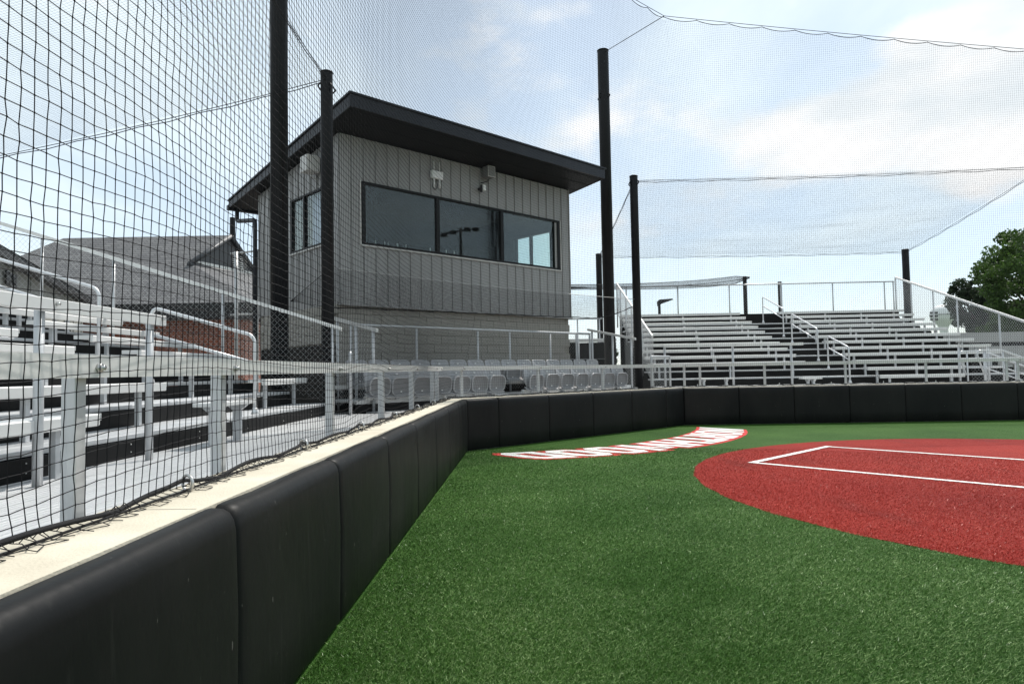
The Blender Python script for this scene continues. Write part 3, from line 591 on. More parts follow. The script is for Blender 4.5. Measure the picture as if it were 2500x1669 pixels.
# ------------------------------------------------------------------ bleachers
DZ = 0.63
def rowu(k): return 2.1 + 0.635 * k
def rowz(k): return 1.05 + 0.205 * k
HAND = [((8.71, 3.82), (6.79, 3.226)), ((6.09, 2.993), (4.165, 2.386)), ((3.52, 2.154), (2.265, 1.785))]
def bleacher(seg, s0, s1, blocks, label, aisle, sl):
    """blocks: list of (s_start, s_end, first row, {row: end override})"""
    th = Thing('bleacher', label, 'bleachers', seg, ((s0 + s1) / 2, 5.0, 0.56), 'aluminium bleachers')
    lo, hi = min(s0, s1), max(s0, s1)
    nb = 8; w = (2.56 - 0.43) / nb
    for i in range(nb):
        d = th.box('deck_plank', lo, hi, 0.432 + i * w, 0.432 + (i + 1) * w - 0.006, DZ - 0.04, DZ + random.uniform(0, .0015), ALUD, 0.003)
        V, F = [], []
        for j in range(1, 6):                                                   # raised ribs along the plank
            u = 0.432 + i * w + w * j / 6; b0 = len(V); V += [(lo, u - .004, DZ + .001), (hi, u - .004, DZ + .001), (hi, u, DZ + .006), (lo, u, DZ + .006), (lo, u + .004, DZ + .001), (hi, u + .004, DZ + .001)]
            F += [(b0, b0 + 1, b0 + 2, b0 + 3), (b0 + 3, b0 + 2, b0 + 5, b0 + 4)]
        th.mesh('ribs', V, F, ALUD, d)
    for k in range(0, 12):
        uk, zk = rowu(k), rowz(k); fz = zk - 0.43
        if k:                                                                   # two foot boards per row
            for (a, b) in ((rowu(k - 1) + 0.30, rowu(k - 1) + 0.535), (rowu(k - 1) + 0.542, uk + 0.265)):
                th.box('foot_board', lo, hi, a, b, fz - 0.042, fz, ALU, 0.004)
        r = th.box('riser', lo, hi, uk + 0.270, uk + 0.290, fz - 0.015, fz + 0.158, BLK)
        if k == 0:
            for q in range(int((hi - lo) / 1.2)):
                for zz in (DZ + .05, DZ + .115): th.tube('rivet', [(lo + .6 + q * 1.2, uk + .272, zz), (lo + .6 + q * 1.2, uk + .264, zz)], 0.006, BOLT, 6, r)
        for (b0, b1, kf, ov) in blocks:
            if k < kf: continue
            c0, c1 = ov.get(k, (b0, b1))
            sb = th.box('seat_board', c0, c1, uk, uk + 0.060, zk - 0.088, zk, ALUW, 0.010)
            th.box('seat_board', c0, c1, uk + 0.064, uk + 0.250, zk - 0.045, zk - 0.002, ALUW, 0.006)
            for e0, e1 in ((c0 - 0.004, c0 + 0.0), (c1, c1 + 0.004)): th.box('end_cap', e0, e1, uk - 0.002, uk + 0.252, zk - 0.048, zk + 0.002, ALUW, 0, sb)
            n = max(2, int(round((c1 - c0) / 1.75)) + 1)
            for i in range(n):
                s = c0 + 0.30 + (c1 - c0 - 0.6) * i / (n - 1); stg = 0.12 * (k % 3 - 1) if 0 < i < n - 1 else 0
                th.box('bracket', s + stg - 0.024, s + stg + 0.024, uk + 0.10, uk + 0.15, fz + 0.001, zk - 0.047, ALU, 0.003, sb)
    # black closure under the top row and at the back
    th.box('back_skirt', lo, hi, rowu(11) + 0.32, rowu(11) + 0.345, 0.57, rowz(11) - 0.03, BLK)
    # sloping frames below the boards
    for s in np.arange(lo + 0.15, hi, 1.83):
        V = [(s - .03, 2.45, .57), (s - .03, 9.3, .57), (s - .03, 9.3, rowz(11) - .50), (s - .03, 2.45, rowz(0) - .47)]; V += [(s + .03, b, c) for a, b, c in V]
        th.mesh('frame', V, [(3, 2, 1, 0), (4, 5, 6, 7), (0, 1, 5, 4), (1, 2, 6, 5), (2, 3, 7, 6), (3, 0, 4, 7)], BLK)
    # aisle handrails
    for (a, b) in HAND:
        h = th.tube('handrail', bend([(aisle, a[0], a[1] - 0.93), (aisle, a[0], a[1]), (aisle, b[0], b[1]), (aisle, b[0], b[1] - 0.93)], 0.11, 6), 0.0215, PIPE, 12)
        th.tube('mid_rail', [(aisle, a[0], a[1] - 0.33), (aisle, b[0], b[1] - 0.33)], 0.0205, PIPE, 10, h)
        for p in (a, b):
            th.tube('floor_flange', [(aisle, p[0], p[1] - 0.935), (aisle, p[0], p[1] - 0.90), (aisle, p[0], p[1] - 0.86)], [0.05, 0.035, 0.026], PIPE, 12, h)
    return th
def side_guard(seg, s, label, u0, u1, low_z=None, n=None, group='chain link guards of the bleachers'):
    """sloping side guard: rail, posts and wire mesh in the plane s = const"""
    th = Thing('side_guard', label, 'railing', seg, (s, (u0 + u1) / 2, 0.6), group); f = lambda u: 1.37 + 0.3285 * u
    V = []; h, t = 0.065, 0.045
    for u in (u0, u1):
        for a, b in ((-t / 2, -h / 2), (t / 2, -h / 2), (t / 2, h / 2), (-t / 2, h / 2)): V.append((s + a, u, f(u) + b))
    th.mesh('top_rail', V, [(3, 2, 1, 0), (4, 5, 6, 7), (0, 1, 5, 4), (1, 2, 6, 5), (2, 3, 7, 6), (3, 0, 4, 7)], ALUW)
    for u in [2.31, 4.2, 6.1, 7.36, 8.65, 9.66]:
        if u0 - .01 <= u <= u1 + .01:
            zb = 0.56 if u < 2.4 else rowz(max(0, (u - 2.1) / 0.635)) - 0.62
            th.tube('post', [(s, u, zb), (s, u, f(u) - 0.035)], 0.024, ALU, 12)
    chain_link(th, [(u0, f(u0) - 0.05), (u1, f(u1) - 0.05), (u1, f(u1) - 1.22), (u0, max(0.62, f(u0) - 1.35))], lambda a, b: (s + 0.02, a, b), 0.10, 0.0017 if seg == 'A' else 0.0030)
    return th
bl = bleacher('A', 0.3, 11.43, [(0.3, 7.40, 0, {0: (0.3, 4.87), 1: (0.3, 6.95)}), (8.68, 11.43, 1, {1: (9.6, 11.43)})], 'bleachers along the left wall seen close through the near net', 8.06, 1)
br = bleacher('C', -0.2, 10.0, [(-0.2, 4.13, 2, {}), (5.53, 10.0, 0, {0: (5.53, 7.70), 1: (5.53, 8.11)})], 'right bleachers facing the camera with a central aisle', 4.83, -1)
side_guard('A', 11.47, 'sloping chain link guard closing the far end of the left bleachers', 2.15, 9.66)
side_guard('C', -0.25, 'sloping chain link guard at the left end of the right bleachers', 2.45, 9.66)
side_guard('C', 10.05, 'sloping chain link guard at the right end of the right bleachers', 2.15, 9.66)
# back guards
def back_guard(seg, s0, s1, u, ztop, zbot, posts, label, pitch=0.08, rail=True):
    th = Thing('back_guard', label, 'railing', seg, ((s0 + s1) / 2, u, zbot), 'chain link guards of the bleachers')
    th.tube('top_rail', [(s0, u, ztop), (s1, u, ztop)], 0.026, ALU, 10)
    for s in posts: th.tube('post', [(s, u, zbot), (s, u, ztop - 0.028)], 0.024, ALU, 10)
    chain_link(th, [(s0, zbot + .03), (s1, zbot + .03), (s1, ztop - .02), (s0, ztop - .02)], lambda a, b: (a, u - 0.028, b), pitch, 0.0013)
    return th
back_guard('C', -0.25, 10.03, 9.72, 4.40, 2.9, [0.11, 2.03, 3.95, 5.86, 7.77, 9.67, 10.0], 'chain link guard along the top of the right bleachers', 0.10)
# guard rails in front of the second row (flat boards on posts)
def board_rail(seg, s0, s1, u, z0, z1, posts, label):
    th = Thing('row_guard', label, 'railing', seg, ((s0 + s1) / 2, u, DZ), 'flat board rails inside the bleachers')
    th.box('board', s0, s1, u - 0.045, u - 0.005, z0, z1, ALUW, 0.004)
    for s in posts:
        p = th.tube('post', [(s, u + 0.03, DZ), (s, u + 0.03, z1 - 0.02)], 0.030, ALU, 12)
        th.tube('bolt', [(s + .05, u - 0.045, (z0 + z1) / 2 + .01), (s + .05, u - 0.068, (z0 + z1) / 2 + .01)], 0.012, BOLT, 6, p)
    return th
board_rail('A', 0.5, 5.62, 2.07, 1.735, 1.818, [2.4, 4.24, 5.50], 'white flat board rail within the left bleachers, above the near bench')
board_rail('C', -0.02, 3.62, 2.20, 1.86, 1.93, [0.02, 1.80, 3.32], 'flat board rail on posts in front of the left half of the right bleachers')
board_rail('C', 7.60, 8.42, 2.20, 1.74, 1.80, [7.64, 8.38], 'short flat board rail near the right end of the right bleachers')
# short benches on the front decks
def bench(seg, s0, s1, u, label, z=1.055):
    th = Thing('deck_bench', label, 'bench', seg, ((s0 + s1) / 2, u, DZ), 'short benches on the front decks')
    th.box('seat', s0, s1, u - 0.13, u + 0.12, z - 0.04, z, ALUW, 0.006)
    for s in (s0 + 0.18, s1 - 0.18):
        p = th.box('leg', s - 0.028, s + 0.028, u - 0.04, u + 0.04, DZ + 0.012, z - 0.10, ALU, 0.003)
        V = [(s - .03, u - .045, z - .10), (s + .03, u - .045, z - .10), (s + .03, u + .045, z - .10), (s - .03, u + .045, z - .10), (s - .03, u - .12, z - .042), (s + .03, u - .12, z - .042), (s + .03, u + .11, z - .042), (s - .03, u + .11, z - .042)]
        th.mesh('bracket', V, [(3, 2, 1, 0), (4, 5, 6, 7), (0, 1, 5, 4), (1, 2, 6, 5), (2, 3, 7, 6), (3, 0, 4, 7)], ALU, p)
        th.box('foot_plate', s - 0.07, s + 0.07, u - 0.09, u + 0.09, DZ + 0.004, DZ + 0.012, ALU, 0, p)
    return th
bench('A', 6.35, 7.25, 2.05, 'short aluminium bench on the left deck beside the aisle')
bench('C', 0.72, 1.65, 1.75, 'short bench on the right deck, the left one of two')
bench('C', 3.35, 3.85, 1.75, 'small bench on the right deck at the foot of the aisle', 1.02)
# pipe rails of the ramp at the far right end
th = Thing('ramp_rail', 'bent pipe rails of the ramp at the far right end of the right bleachers', 'railing', 'C', (9.0, 1.4, 0.56))
for u in (1.15, 1.85):
    h = th.tube('pipe', bend([(7.55, u, 1.05), (7.4, u, 1.62 - .1), (7.45, u, 1.62), (8.0, u, 1.62), (9.6, u, 0.98), (9.7, u, 0.7)], 0.10, 5), 0.020, PIPE, 10)
    th.tube('lower_pipe', [(7.6, u, 1.2), (8.0, u, 1.2), (9.6, u, .62)], 0.018, PIPE, 8, h)
    for s in (7.6, 8.02, 8.8): th.tube('post', [(s, u, 0.57), (s, u, 1.6 - max(0, s - 8.0) * .4)], 0.019, PIPE, 8, h)
chain_link(th, [(7.7, .7), (9.2, .7), (9.2, 1.1), (8.1, 1.5), (7.7, 1.5)], lambda a, b: (a, 1.86, b), 0.09, 0.0014)

# ------------------------------------------------------------------ seating tier behind the plate
tr = Thing('seat_tier', 'two step aluminium platform with black risers under the grey seats', 'platform', 'B', (3.2, 2.0, 0.56))
for i in range(6): tr.box('deck_plank', -0.75, 7.2, 0.432 + i * 0.252, 0.432 + i * 0.252 + 0.246, DZ - 0.04, DZ, ALUD, 0.003)
tr.box('riser', -0.95, 7.3, 1.95, 1.97, 0.57, 0.765, BLK); tr.box('nosing', -0.95, 7.3, 1.945, 2.03, 0.768, 0.832, ALUW, 0.004)
for i in range(4): tr.box('upper_plank', -0.95, 7.3, 2.034 + i * 0.285, 2.034 + i * 0.285 + 0.279, 0.79, 0.83, ALUD, 0.003)
tr.box('seat_beam', -0.8, 2.05, 1.86, 1.94, 0.84, 0.91, ALUW, 0.004); tr.box('seat_beam', 3.1, 6.9, 1.86, 1.94, 0.84, 0.91, ALUW, 0.004)
tr.box('seat_beam', -0.95, 7.1, 2.82, 2.90, 1.03, 1.10, ALUW, 0.004); tr.box('back_riser', -0.95, 7.3, 3.18, 3.20, 0.57, 1.0, BLK)
def plate(w, h, r, th_, dish, nseg=6, bow=0.0):
    """rounded plate with a raised rim, in x (width), z (height); front is -y"""
    out = []
    for (cx, cz, a0) in ((w / 2 - r, h - r, 0), (-w / 2 + r, h - r, 90), (-w / 2 + r, r, 180), (w / 2 - r, r, 270)):
        for i in range(nseg + 1):
            a = math.radians(a0 + 90 * i / nseg); out.append((cx + r * math.cos(a), cz + r * math.sin(a)))
    n = len(out); cz = h / 2; rings = []
    def rg(sc, y): return [(p[0] * sc, bow * (p[0] / (w / 2)) ** 2 * -1 + y, cz + (p[1] - cz) * sc) for p in out]
    rings = [rg(.94, th_), rg(1.0, th_ * .7), rg(1.0, th_ * .2), rg(.96, 0.0), rg(.90, 0.002), rg(.82, dish), rg(.4, dish)]
    V = [v for q in rings for v in q]; F = []
    for i in range(len(rings) - 1):
        for j in range(n): j2 = (j + 1) % n; F.append((i * n + j, (i + 1) * n + j, (i + 1) * n + j2, i * n + j2))
    F.append(tuple(range(n))); F.append(tuple((len(rings) - 1) * n + j for j in reversed(range(n))))
    return V, F
def dish_shade(me, n, first, m):  # colours the dish darker as painted shading, rim stays bright
    me.materials.append(m)
    for i, p in enumerate(me.polygons):
        if first * n <= i < 6 * n or i == len(me.polygons) - 1: p.material_index = 1
def rotx(V, a, t):
    c, s = math.cos(a), math.sin(a); return [(x + t[0], y * c - z * s + t[1], y * s + z * c + t[2]) for x, y, z in V]
def seat_proto():
    parts = {}
    V, F = plate(0.47, 0.42, 0.085, 0.022, 0.010, bow=0.045); parts['backrest'] = (rotx(V, -0.17, (0, 0.20, 0.335)), F, SEATM)
    V, F = plate(0.43, 0.33, 0.10, 0.050, 0.034, bow=0.012); parts['seat_pan'] = (rotx(V, 0.13, (0, 0.075, 0.275)), F, SEATM)
    V, F = plate(0.46, 0.20, 0.06, 0.020, 0.006); parts['seat_shell'] = (rotx(V, -1.15, (0, 0.06, 0.262)), F, SEATM)
    bx = lambda x0, x1, y0, y1, z0, z1: ([(x0, y0, z0), (x1, y0, z0), (x1, y1, z0), (x0, y1, z0), (x0, y0, z1), (x1, y0, z1), (x1, y1, z1), (x0, y1, z1)], [(3, 2, 1, 0), (4, 5, 6, 7), (0, 1, 5, 4), (1, 2, 6, 5), (2, 3, 7, 6), (3, 0, 4, 7)])
    V, F = bx(-.03, .03, .20, .31, .20, .42); parts['bracket'] = (V, F, ALU)
    V, F = bx(-.022, .022, -.006, 0, 0, .022); parts['number_plate'] = (rotx(V, -0.17, (0, 0.236, 0.655)), F, WHITE)
    V, F = bx(-.10, .10, -.004, .002, 0, .018); parts['hand_slot'] = (rotx(V, -0.17, (0, 0.232, 0.565)), F, BLKPL)
    V, F = bx(-.015, .015, -.006, 0, 0, .02); parts['hinge_badge'] = (rotx(V, 0.1, (0, 0.094, 0.335)), F, WHITE)
    out = {}
    for k, (V, F, m) in parts.items():
        me = bpy.data.meshes.new(k); me.from_pydata(V, [], F); me.update(); me.materials.append(m); me.polygons.foreach_set('use_smooth', [k in ('backrest', 'seat_pan', 'seat_shell') and len(p.vertices) == 4 for p in me.polygons]); out[k] = me
        if k == 'seat_pan': dish_shade(me, 28, 4, SEAT_SHADE)
    return out
SEAT = seat_proto()
ORD = ['leftmost', 'second', 'third', 'fourth', 'fifth', 'sixth', 'seventh', 'eighth', 'ninth', 'tenth', 'eleventh', 'twelfth', 'thirteenth', 'fourteenth', 'rightmost']
def seat(s, u, z, label, group):
    e = bpy.data.objects.new('stadium_seat', None); COL.objects.link(e); e.location = fr('B', s, u, z); e.rotation_euler = (0, 0, ang('B')); tag(e, label, 'seat', group)
    for k, me in SEAT.items():
        o = bpy.data.objects.new(k, me); COL.objects.link(o)
        if k == 'seat_pan': o.rotation_euler.x = random.uniform(-.03, .03)
        if k in ('number_plate', 'hand_slot'): o.parent = bk
        else: o.parent = e
        if k == 'backrest': bk = o
for i in range(15):
    w = ORD[i] if i in (0, 14) else ORD[i] + ' from the left'
    seat(-0.45 + i * 0.4965, 2.57, 0.83, 'grey folding stadium seat in the upper row, ' + w, 'upper row of grey seats')
for i in range(7):
    w = ORD[0] if i == 0 else ('rightmost' if i == 6 else ORD[i] + ' from the left')
    seat(-0.62 + i * 0.465, 1.62, DZ, 'grey folding seat in the lower row left of the gap, ' + w, 'lower row of grey seats')
    seat(3.32 + i * 0.50, 1.62, DZ, 'grey folding seat in the lower row right of the gap, ' + w, 'lower row of grey seats')
# chain link guard round the tier
tg = Thing('tier_guard', 'chain link guard with aluminium rail behind and beside the grey seats', 'railing', 'B', (3.2, 3.15, 0.83))
tg.tube('back_rail', [(-0.38, 3.15, 2.28), (6.86, 3.15, 2.28)], 0.027, ALU, 10)
for s in (-0.36, 1.2, 2.9, 3.9, 5.3, 6.3, 6.84): tg.tube('post', [(s, 3.15, 0.84), (s, 3.15, 2.25)], 0.026, ALU, 10)
chain_link(tg, [(-0.38, .9), (6.86, .9), (6.86, 2.26), (-0.38, 2.26)], lambda a, b: (a, 3.12, b), 0.085, 0.0014)
for s in (-0.62, 7.0):
    V = []
    for u, z in ((3.35, 2.41), (1.75, 2.08)):
        for a, b in ((-.022, -.03), (.022, -.03), (.022, .03), (-.022, .03)): V.append((s + a, u, z + b))
    tg.mesh('side_rail', V, [(3, 2, 1, 0), (4, 5, 6, 7), (0, 1, 5, 4), (1, 2, 6, 5), (2, 3, 7, 6), (3, 0, 4, 7)], ALUW)
    for u, zt in ((3.2, 2.36), (2.5, 2.22), (1.9, 2.09)): tg.tube('post', [(s, u, 0.6), (s, u, zt)], 0.026, ALU, 10)
    chain_link(tg, [(1.8, .7), (3.3, .7), (3.3, 2.38), (1.8, 2.07)], lambda a, b: (s, a, b), 0.085, 0.0016)
s0_, s1_ = 6.95, 7.75
tg.tube('gate_frame', bend([(s0_, 1.25, .62), (s0_, 1.25, 1.62), (s1_, 1.25, 1.62), (s1_, 1.25, .62)], .04, 3), 0.026, ALU, 10)
chain_link(tg, [(s0_, .66), (s1_, .66), (s1_, 1.60), (s0_, 1.60)], lambda a, b: (a, 1.25, b), 0.07, 0.0016)
tg.tube('gate_frame', bend([(-1.45, 1.25, .62), (-1.45, 1.25, 1.66), (-1.06, 1.95, 1.66), (-1.06, 1.95, .62)], .04, 3), 0.026, ALU, 10)
chain_link(tg, [(1.25, .66), (1.95, .66), (1.95, 1.64), (1.25, 1.64)], lambda a, b: (-1.45 + (a - 1.25) * .557, a, b), 0.07, 0.0016)

# ------------------------------------------------------------------ press box
pb = Thing('press_box', 'grey metal sided press box with black overhanging roof and wide window', 'building', 'B', (3.2, 5.7, 0.56))
def sof(u): return 6.44 - 0.126 * (u - 2.65)
S0, S1, U0, U1 = -0.29, 6.71, 3.71, 7.67
WZ0, WZ1 = 4.07, 5.31; WS = [0.26, 2.20, 4.19, 6.25]
# inner shell (dark interior) round the openings
def slope_box(name, s0, s1, u0, u1, z0, m, lift=0.0, parent=None):
    V = [(s0, u0, z0), (s1, u0, z0), (s1, u1, z0), (s0, u1, z0), (s0, u0, sof(u0) - lift), (s1, u0, sof(u0) - lift), (s1, u1, sof(u1) - lift), (s0, u1, sof(u1) - lift)]
    return pb.mesh(name, V, [(3, 2, 1, 0), (4, 5, 6, 7), (0, 1, 5, 4), (1, 2, 6, 5), (2, 3, 7, 6), (3, 0, 4, 7)], m, parent)
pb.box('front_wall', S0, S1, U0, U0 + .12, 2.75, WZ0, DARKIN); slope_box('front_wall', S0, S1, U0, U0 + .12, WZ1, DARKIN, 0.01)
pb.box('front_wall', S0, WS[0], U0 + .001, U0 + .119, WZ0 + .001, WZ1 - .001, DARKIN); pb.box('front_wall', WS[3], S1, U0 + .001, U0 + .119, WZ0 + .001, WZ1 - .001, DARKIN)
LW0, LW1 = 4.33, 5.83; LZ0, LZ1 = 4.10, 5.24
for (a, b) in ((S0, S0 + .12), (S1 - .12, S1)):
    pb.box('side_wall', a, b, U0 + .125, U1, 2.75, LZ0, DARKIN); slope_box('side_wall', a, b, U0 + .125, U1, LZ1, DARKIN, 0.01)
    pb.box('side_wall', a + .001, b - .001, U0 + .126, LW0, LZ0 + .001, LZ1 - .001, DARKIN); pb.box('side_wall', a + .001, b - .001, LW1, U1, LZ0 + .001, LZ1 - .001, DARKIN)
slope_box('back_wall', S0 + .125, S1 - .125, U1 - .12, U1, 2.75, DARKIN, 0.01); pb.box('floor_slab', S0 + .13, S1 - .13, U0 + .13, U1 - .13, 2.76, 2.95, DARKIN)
# siding panels with raised seams, piece by piece
PIT = 7.0 / 24
for i in range(24):
    a, b = S0 + i * PIT, S0 + (i + 1) * PIT
    spans = [(2.75, WZ0 - .05), (WZ1 + .05, None)] if (a > WS[0] - .12 and b < WS[3] + .12) else [(2.75, None)]
    for z0, z1 in spans:
        if z1 is None: slope_panel = pb.mesh('siding_panel', [(a + .002, U0 - .022, z0), (b - .03, U0 - .022, z0), (b - .03, U0 - .022, sof(U0) - .03), (a + .002, U0 - .022, sof(U0) - .03), (a + .002, U0 - .002, z0), (b - .03, U0 - .002, z0), (b - .03, U0 - .002, sof(U0) - .03), (a + .002, U0 - .002, sof(U0) - .03)], [(0, 1, 2, 3), (7, 6, 5, 4), (0, 4, 5, 1), (1, 5, 6, 2), (2, 6, 7, 3), (3, 7, 4, 0)], SIDING)
        else: slope_panel = pb.box('siding_panel', a + .002, b - .03, U0 - .022, U0 - .002, z0, z1, SIDING)
        pb.box('seam', b - .028, b, U0 - .050, U0 - .003, z0, (z1 or sof(U0) - .03), SIDING, 0.004, slope_panel)
for sd, sx in ((S0, -1), (S1, 1)):
    for i in range(13):
        a, b = U0 + i * 0.3046, U0 + (i + 1) * 0.3046
        for z0, z1 in ([(2.75, LZ0 - .05), (LZ1 + .04, None)] if (a > LW0 - .15 and b < LW1 + .15) else [(2.75, None)]):
            o0, o1 = sorted((sd + sx * .002, sd + sx * .020)); zt0 = z1 or sof(a) - .03; zt1 = z1 or sof(b) - .03
            p = pb.mesh('siding_panel', [(o0, a, z0), (o1, a, z0), (o1, b - .028, z0), (o0, b - .028, z0), (o0, a, zt0), (o1, a, zt0), (o1, b - .028, zt1), (o0, b - .028, zt1)], [(3, 2, 1, 0), (4, 5, 6, 7), (0, 1, 5, 4), (1, 2, 6, 5), (2, 3, 7, 6), (3, 0, 4, 7)], SIDING)
            q0, q1 = sorted((sd + sx * .003, sd + sx * .048)); pb.box('seam', q0, q1, b - .027, b - .001, z0, min(zt0, zt1), SIDING, 0.004, p)
# front window
fw_ = pb.box('window_frame', WS[0] - .05, WS[3] + .05, U0 - .055, U0 + .03, WZ1, WZ1 + .05, WFRAME, .004)
pb.box('window_frame', WS[0] - .05, WS[3] + .05, U0 - .055, U0 + .03, WZ0 - .05, WZ0, WFRAME, .004)
for s in WS: pb.box('mullion', s - .045, s + .045, U0 - .052, U0 + .028, WZ0 + .001, WZ1 - .001, WFRAME, .004)
pb.box('window_trim', WS[0] - .09, WS[3] + .09, U0 - .060, U0 - .004, WZ0 - .085, WZ0 - .052, TRIMW, .003)
for s in (WS[0] - .088, WS[3] + .062): pb.box('window_trim', s, s + .026, U0 - .058, U0 - .004, WZ0 - .05, WZ1 + .05, TRIMW)
for a, b in zip(WS[:-1], WS[1:]): pb.box('pane', a + .045, b - .045, U0 - .012, U0 - .004, WZ0, WZ1, GLASS)
# side windows, two sashes each
CURT = mat('lilac_curtain', (0.42, 0.42, 0.62), 0.8, var=(0.30, 0.30, 0.50), vscale=14, stretch=(1, 6, 0.2))
for sd, sx in ((S0, -1), (S1, 1)):
    q0, q1 = sorted((sd - sx * .03, sd + sx * .055))
    for z0, z1 in ((LZ1, LZ1 + .045), (LZ0 - .045, LZ0)): pb.box('window_frame', q0, q1, LW0 - .045, LW1 + .045, z0, z1, WFRAME, .004)
    for u in (LW0, (LW0 + LW1) / 2 + .12, LW1): pb.box('mullion', q0 + .001, q1 - .001, u - .04, u + .04, LZ0 + .001, LZ1 - .001, WFRAME, .004)
    q0, q1 = sorted((sd + sx * .004, sd + sx * .012)); pb.box('pane', q0, q1, LW0 + .04, (LW0 + LW1) / 2 + .08, LZ0, LZ1, GLASS); pb.box('pane', q0, q1, (LW0 + LW1) / 2 + .16, LW1 - .04, LZ0, LZ1, GLASS)
    q0, q1 = sorted((sd + sx * .003, sd + sx * .06)); pb.box('window_trim', q0, q1, LW0 - .08, LW1 + .08, LZ0 - .08, LZ0 - .047, TRIMW, .003)
V = []; F = []
for i in range(25):
    u = LW0 + .02 + i * (0.80 / 24); V += [(S0 + .16 + .02 * math.sin(i * 1.5), u, LZ0 - .3), (S0 + .16 + .02 * math.sin(i * 1.5), u, LZ1 + .1)]
F = [(2 * i, 2 * i + 2, 2 * i + 3, 2 * i + 1) for i in range(24)]; pb.mesh('curtain', V, F, CURT)
# roof
ra, rb, rc, rd = -0.62, 7.04, 2.65, 8.83
rs = pb.mesh('soffit', [(ra + .03, rc + .03, sof(rc)), (rb - .03, rc + .03, sof(rc)), (rb - .03, rd - .03, sof(rd)), (ra + .03, rd - .03, sof(rd)), (ra + .03, rc + .03, sof(rc) + .02), (rb - .03, rc + .03, sof(rc) + .02), (rb - .03, rd - .03, sof(rd) + .02), (ra + .03, rd - .03, sof(rd) + .02)], [(3, 2, 1, 0), (4, 5, 6, 7), (0, 1, 5, 4), (1, 2, 6, 5), (2, 3, 7, 6), (3, 0, 4, 7)], SOFF)
V = []; F = []
for i in range(14):
    u = rc + .12 + i * .43; z = sof(u) - .001
    b0 = len(V); V += [(ra + .04, u, z), (rb - .04, u, z), (rb - .04, u + .015, z - .006), (ra + .04, u + .015, z - .006), (ra + .04, u + .03, z), (rb - .04, u + .03, z)]; F += [(b0, b0 + 1, b0 + 2, b0 + 3), (b0 + 3, b0 + 2, b0 + 5, b0 + 4)]
pb.mesh('soffit_seams', V, F, SOFF, rs)
TH = 0.25
pb.box('fascia', ra, rb, rc, rc + .028, sof(rc) - .005, sof(rc) + TH, ROOFM, .004); pb.box('fascia', ra, rb, rd - .028, rd, sof(rd) - .005, sof(rd) + TH * .62, ROOFM, .004)
for s in (ra, rb - .028):
    V = [(s, rc + .03, sof(rc) - .006), (s + .028, rc + .03, sof(rc) - .006), (s + .028, rd - .03, sof(rd) - .006), (s, rd - .03, sof(rd) - .006), (s, rc + .03, sof(rc) + TH - .03), (s + .028, rc + .03, sof(rc) + TH - .03), (s + .028, rd - .03, sof(rd) + TH * .6), (s, rd - .03, sof(rd) + TH * .6)]
    pb.mesh('fascia', V, [(3, 2, 1, 0), (4, 5, 6, 7), (0, 1, 5, 4), (1, 2, 6, 5), (2, 3, 7, 6), (3, 0, 4, 7)], ROOFM)
V = [(ra - .03, rc - .03, sof(rc) + TH), (rb + .03, rc - .03, sof(rc) + TH), (rb + .03, rd + .03, sof(rd) + TH * .64), (ra - .03, rd + .03, sof(rd) + TH * .64)]; V += [(a, b, c + .035) for a, b, c in V]
rf = pb.mesh('roof', V, [(3, 2, 1, 0), (4, 5, 6, 7), (0, 1, 5, 4), (1, 2, 6, 5), (2, 3, 7, 6), (3, 0, 4, 7)], ROOFM)
pb.box('gutter', ra - .02, rb + .02, rd + .002, rd + .13, sof(rd) - .06, sof(rd) + .07, ROOFM, .01)
pb.tube('downspout', bend([(S0 - .10, rd + .06, sof(rd) - .03), (S0 - .10, rd + .06, sof(rd) - .32), (S0 - .10, U1 + .06, sof(rd) - .50), (S0 - .10, U1 + .06, .57)], .10, 4), 0.055, ROOFM, 8)
# lower storey of split-face block
blk = bpy.data.meshes.new('block'); bm = bmesh.new(); bmesh.ops.create_cube(bm, size=1)
for v in bm.verts: v.co = Vector((v.co.x * .394, v.co.y * .05, v.co.z * .194))
bmesh.ops.bevel(bm, geom=bm.edges[:], offset=.004, segments=1, affect='EDGES'); bm.to_mesh(blk); bm.free(); blk.materials.append(BLOCK)
blkh = blk.copy(); blkh.transform(Matrix.Diagonal((0.48, 1, 1, 1)))
low = pb.box('lower_wall', S0 + .01, S1 - .01, U0 + .075, U1, .56, 2.745, mat('mortar', (.25, .235, .205), .9))
for r in range(11):
    z = 0.655 + r * 0.20
    if z > 2.70: break
    off = 0.2 * (r % 2); cx = S0 + 0.2 + off
    if off:
        o = bpy.data.objects.new('block', blkh); COL.objects.link(o); o.parent = pb.e; o.location = pb.loc((S0 + .1, U0 + .06, z))
    while cx + .195 <= S1 + .01:
        o = bpy.data.objects.new('block', blk); COL.objects.link(o); o.parent = pb.e; o.location = pb.loc((cx, U0 + .06 + random.uniform(-.004, .004), z)); cx += 0.4
    if z > 1.95:
        u = U0 + .25 + off
        while u + .195 < U1:
            o = bpy.data.objects.new('block', blk); COL.objects.link(o); o.parent = pb.e; o.location = pb.loc((S0 - .005, u, z)); o.rotation_euler.z = math.pi / 2; u += .4
pb.box('opening_shade_panel', S0 - .012, S0 + .004, U0 + .1, U1 - .1, .57, 1.93, BLK)  # flat black panel painted as the darkness of the open lower side
pb.box('drip_flashing', S0 - .03, S1 + .03, U0 - .07, U0 - .001, 2.715, 2.748, SIDING, .003)
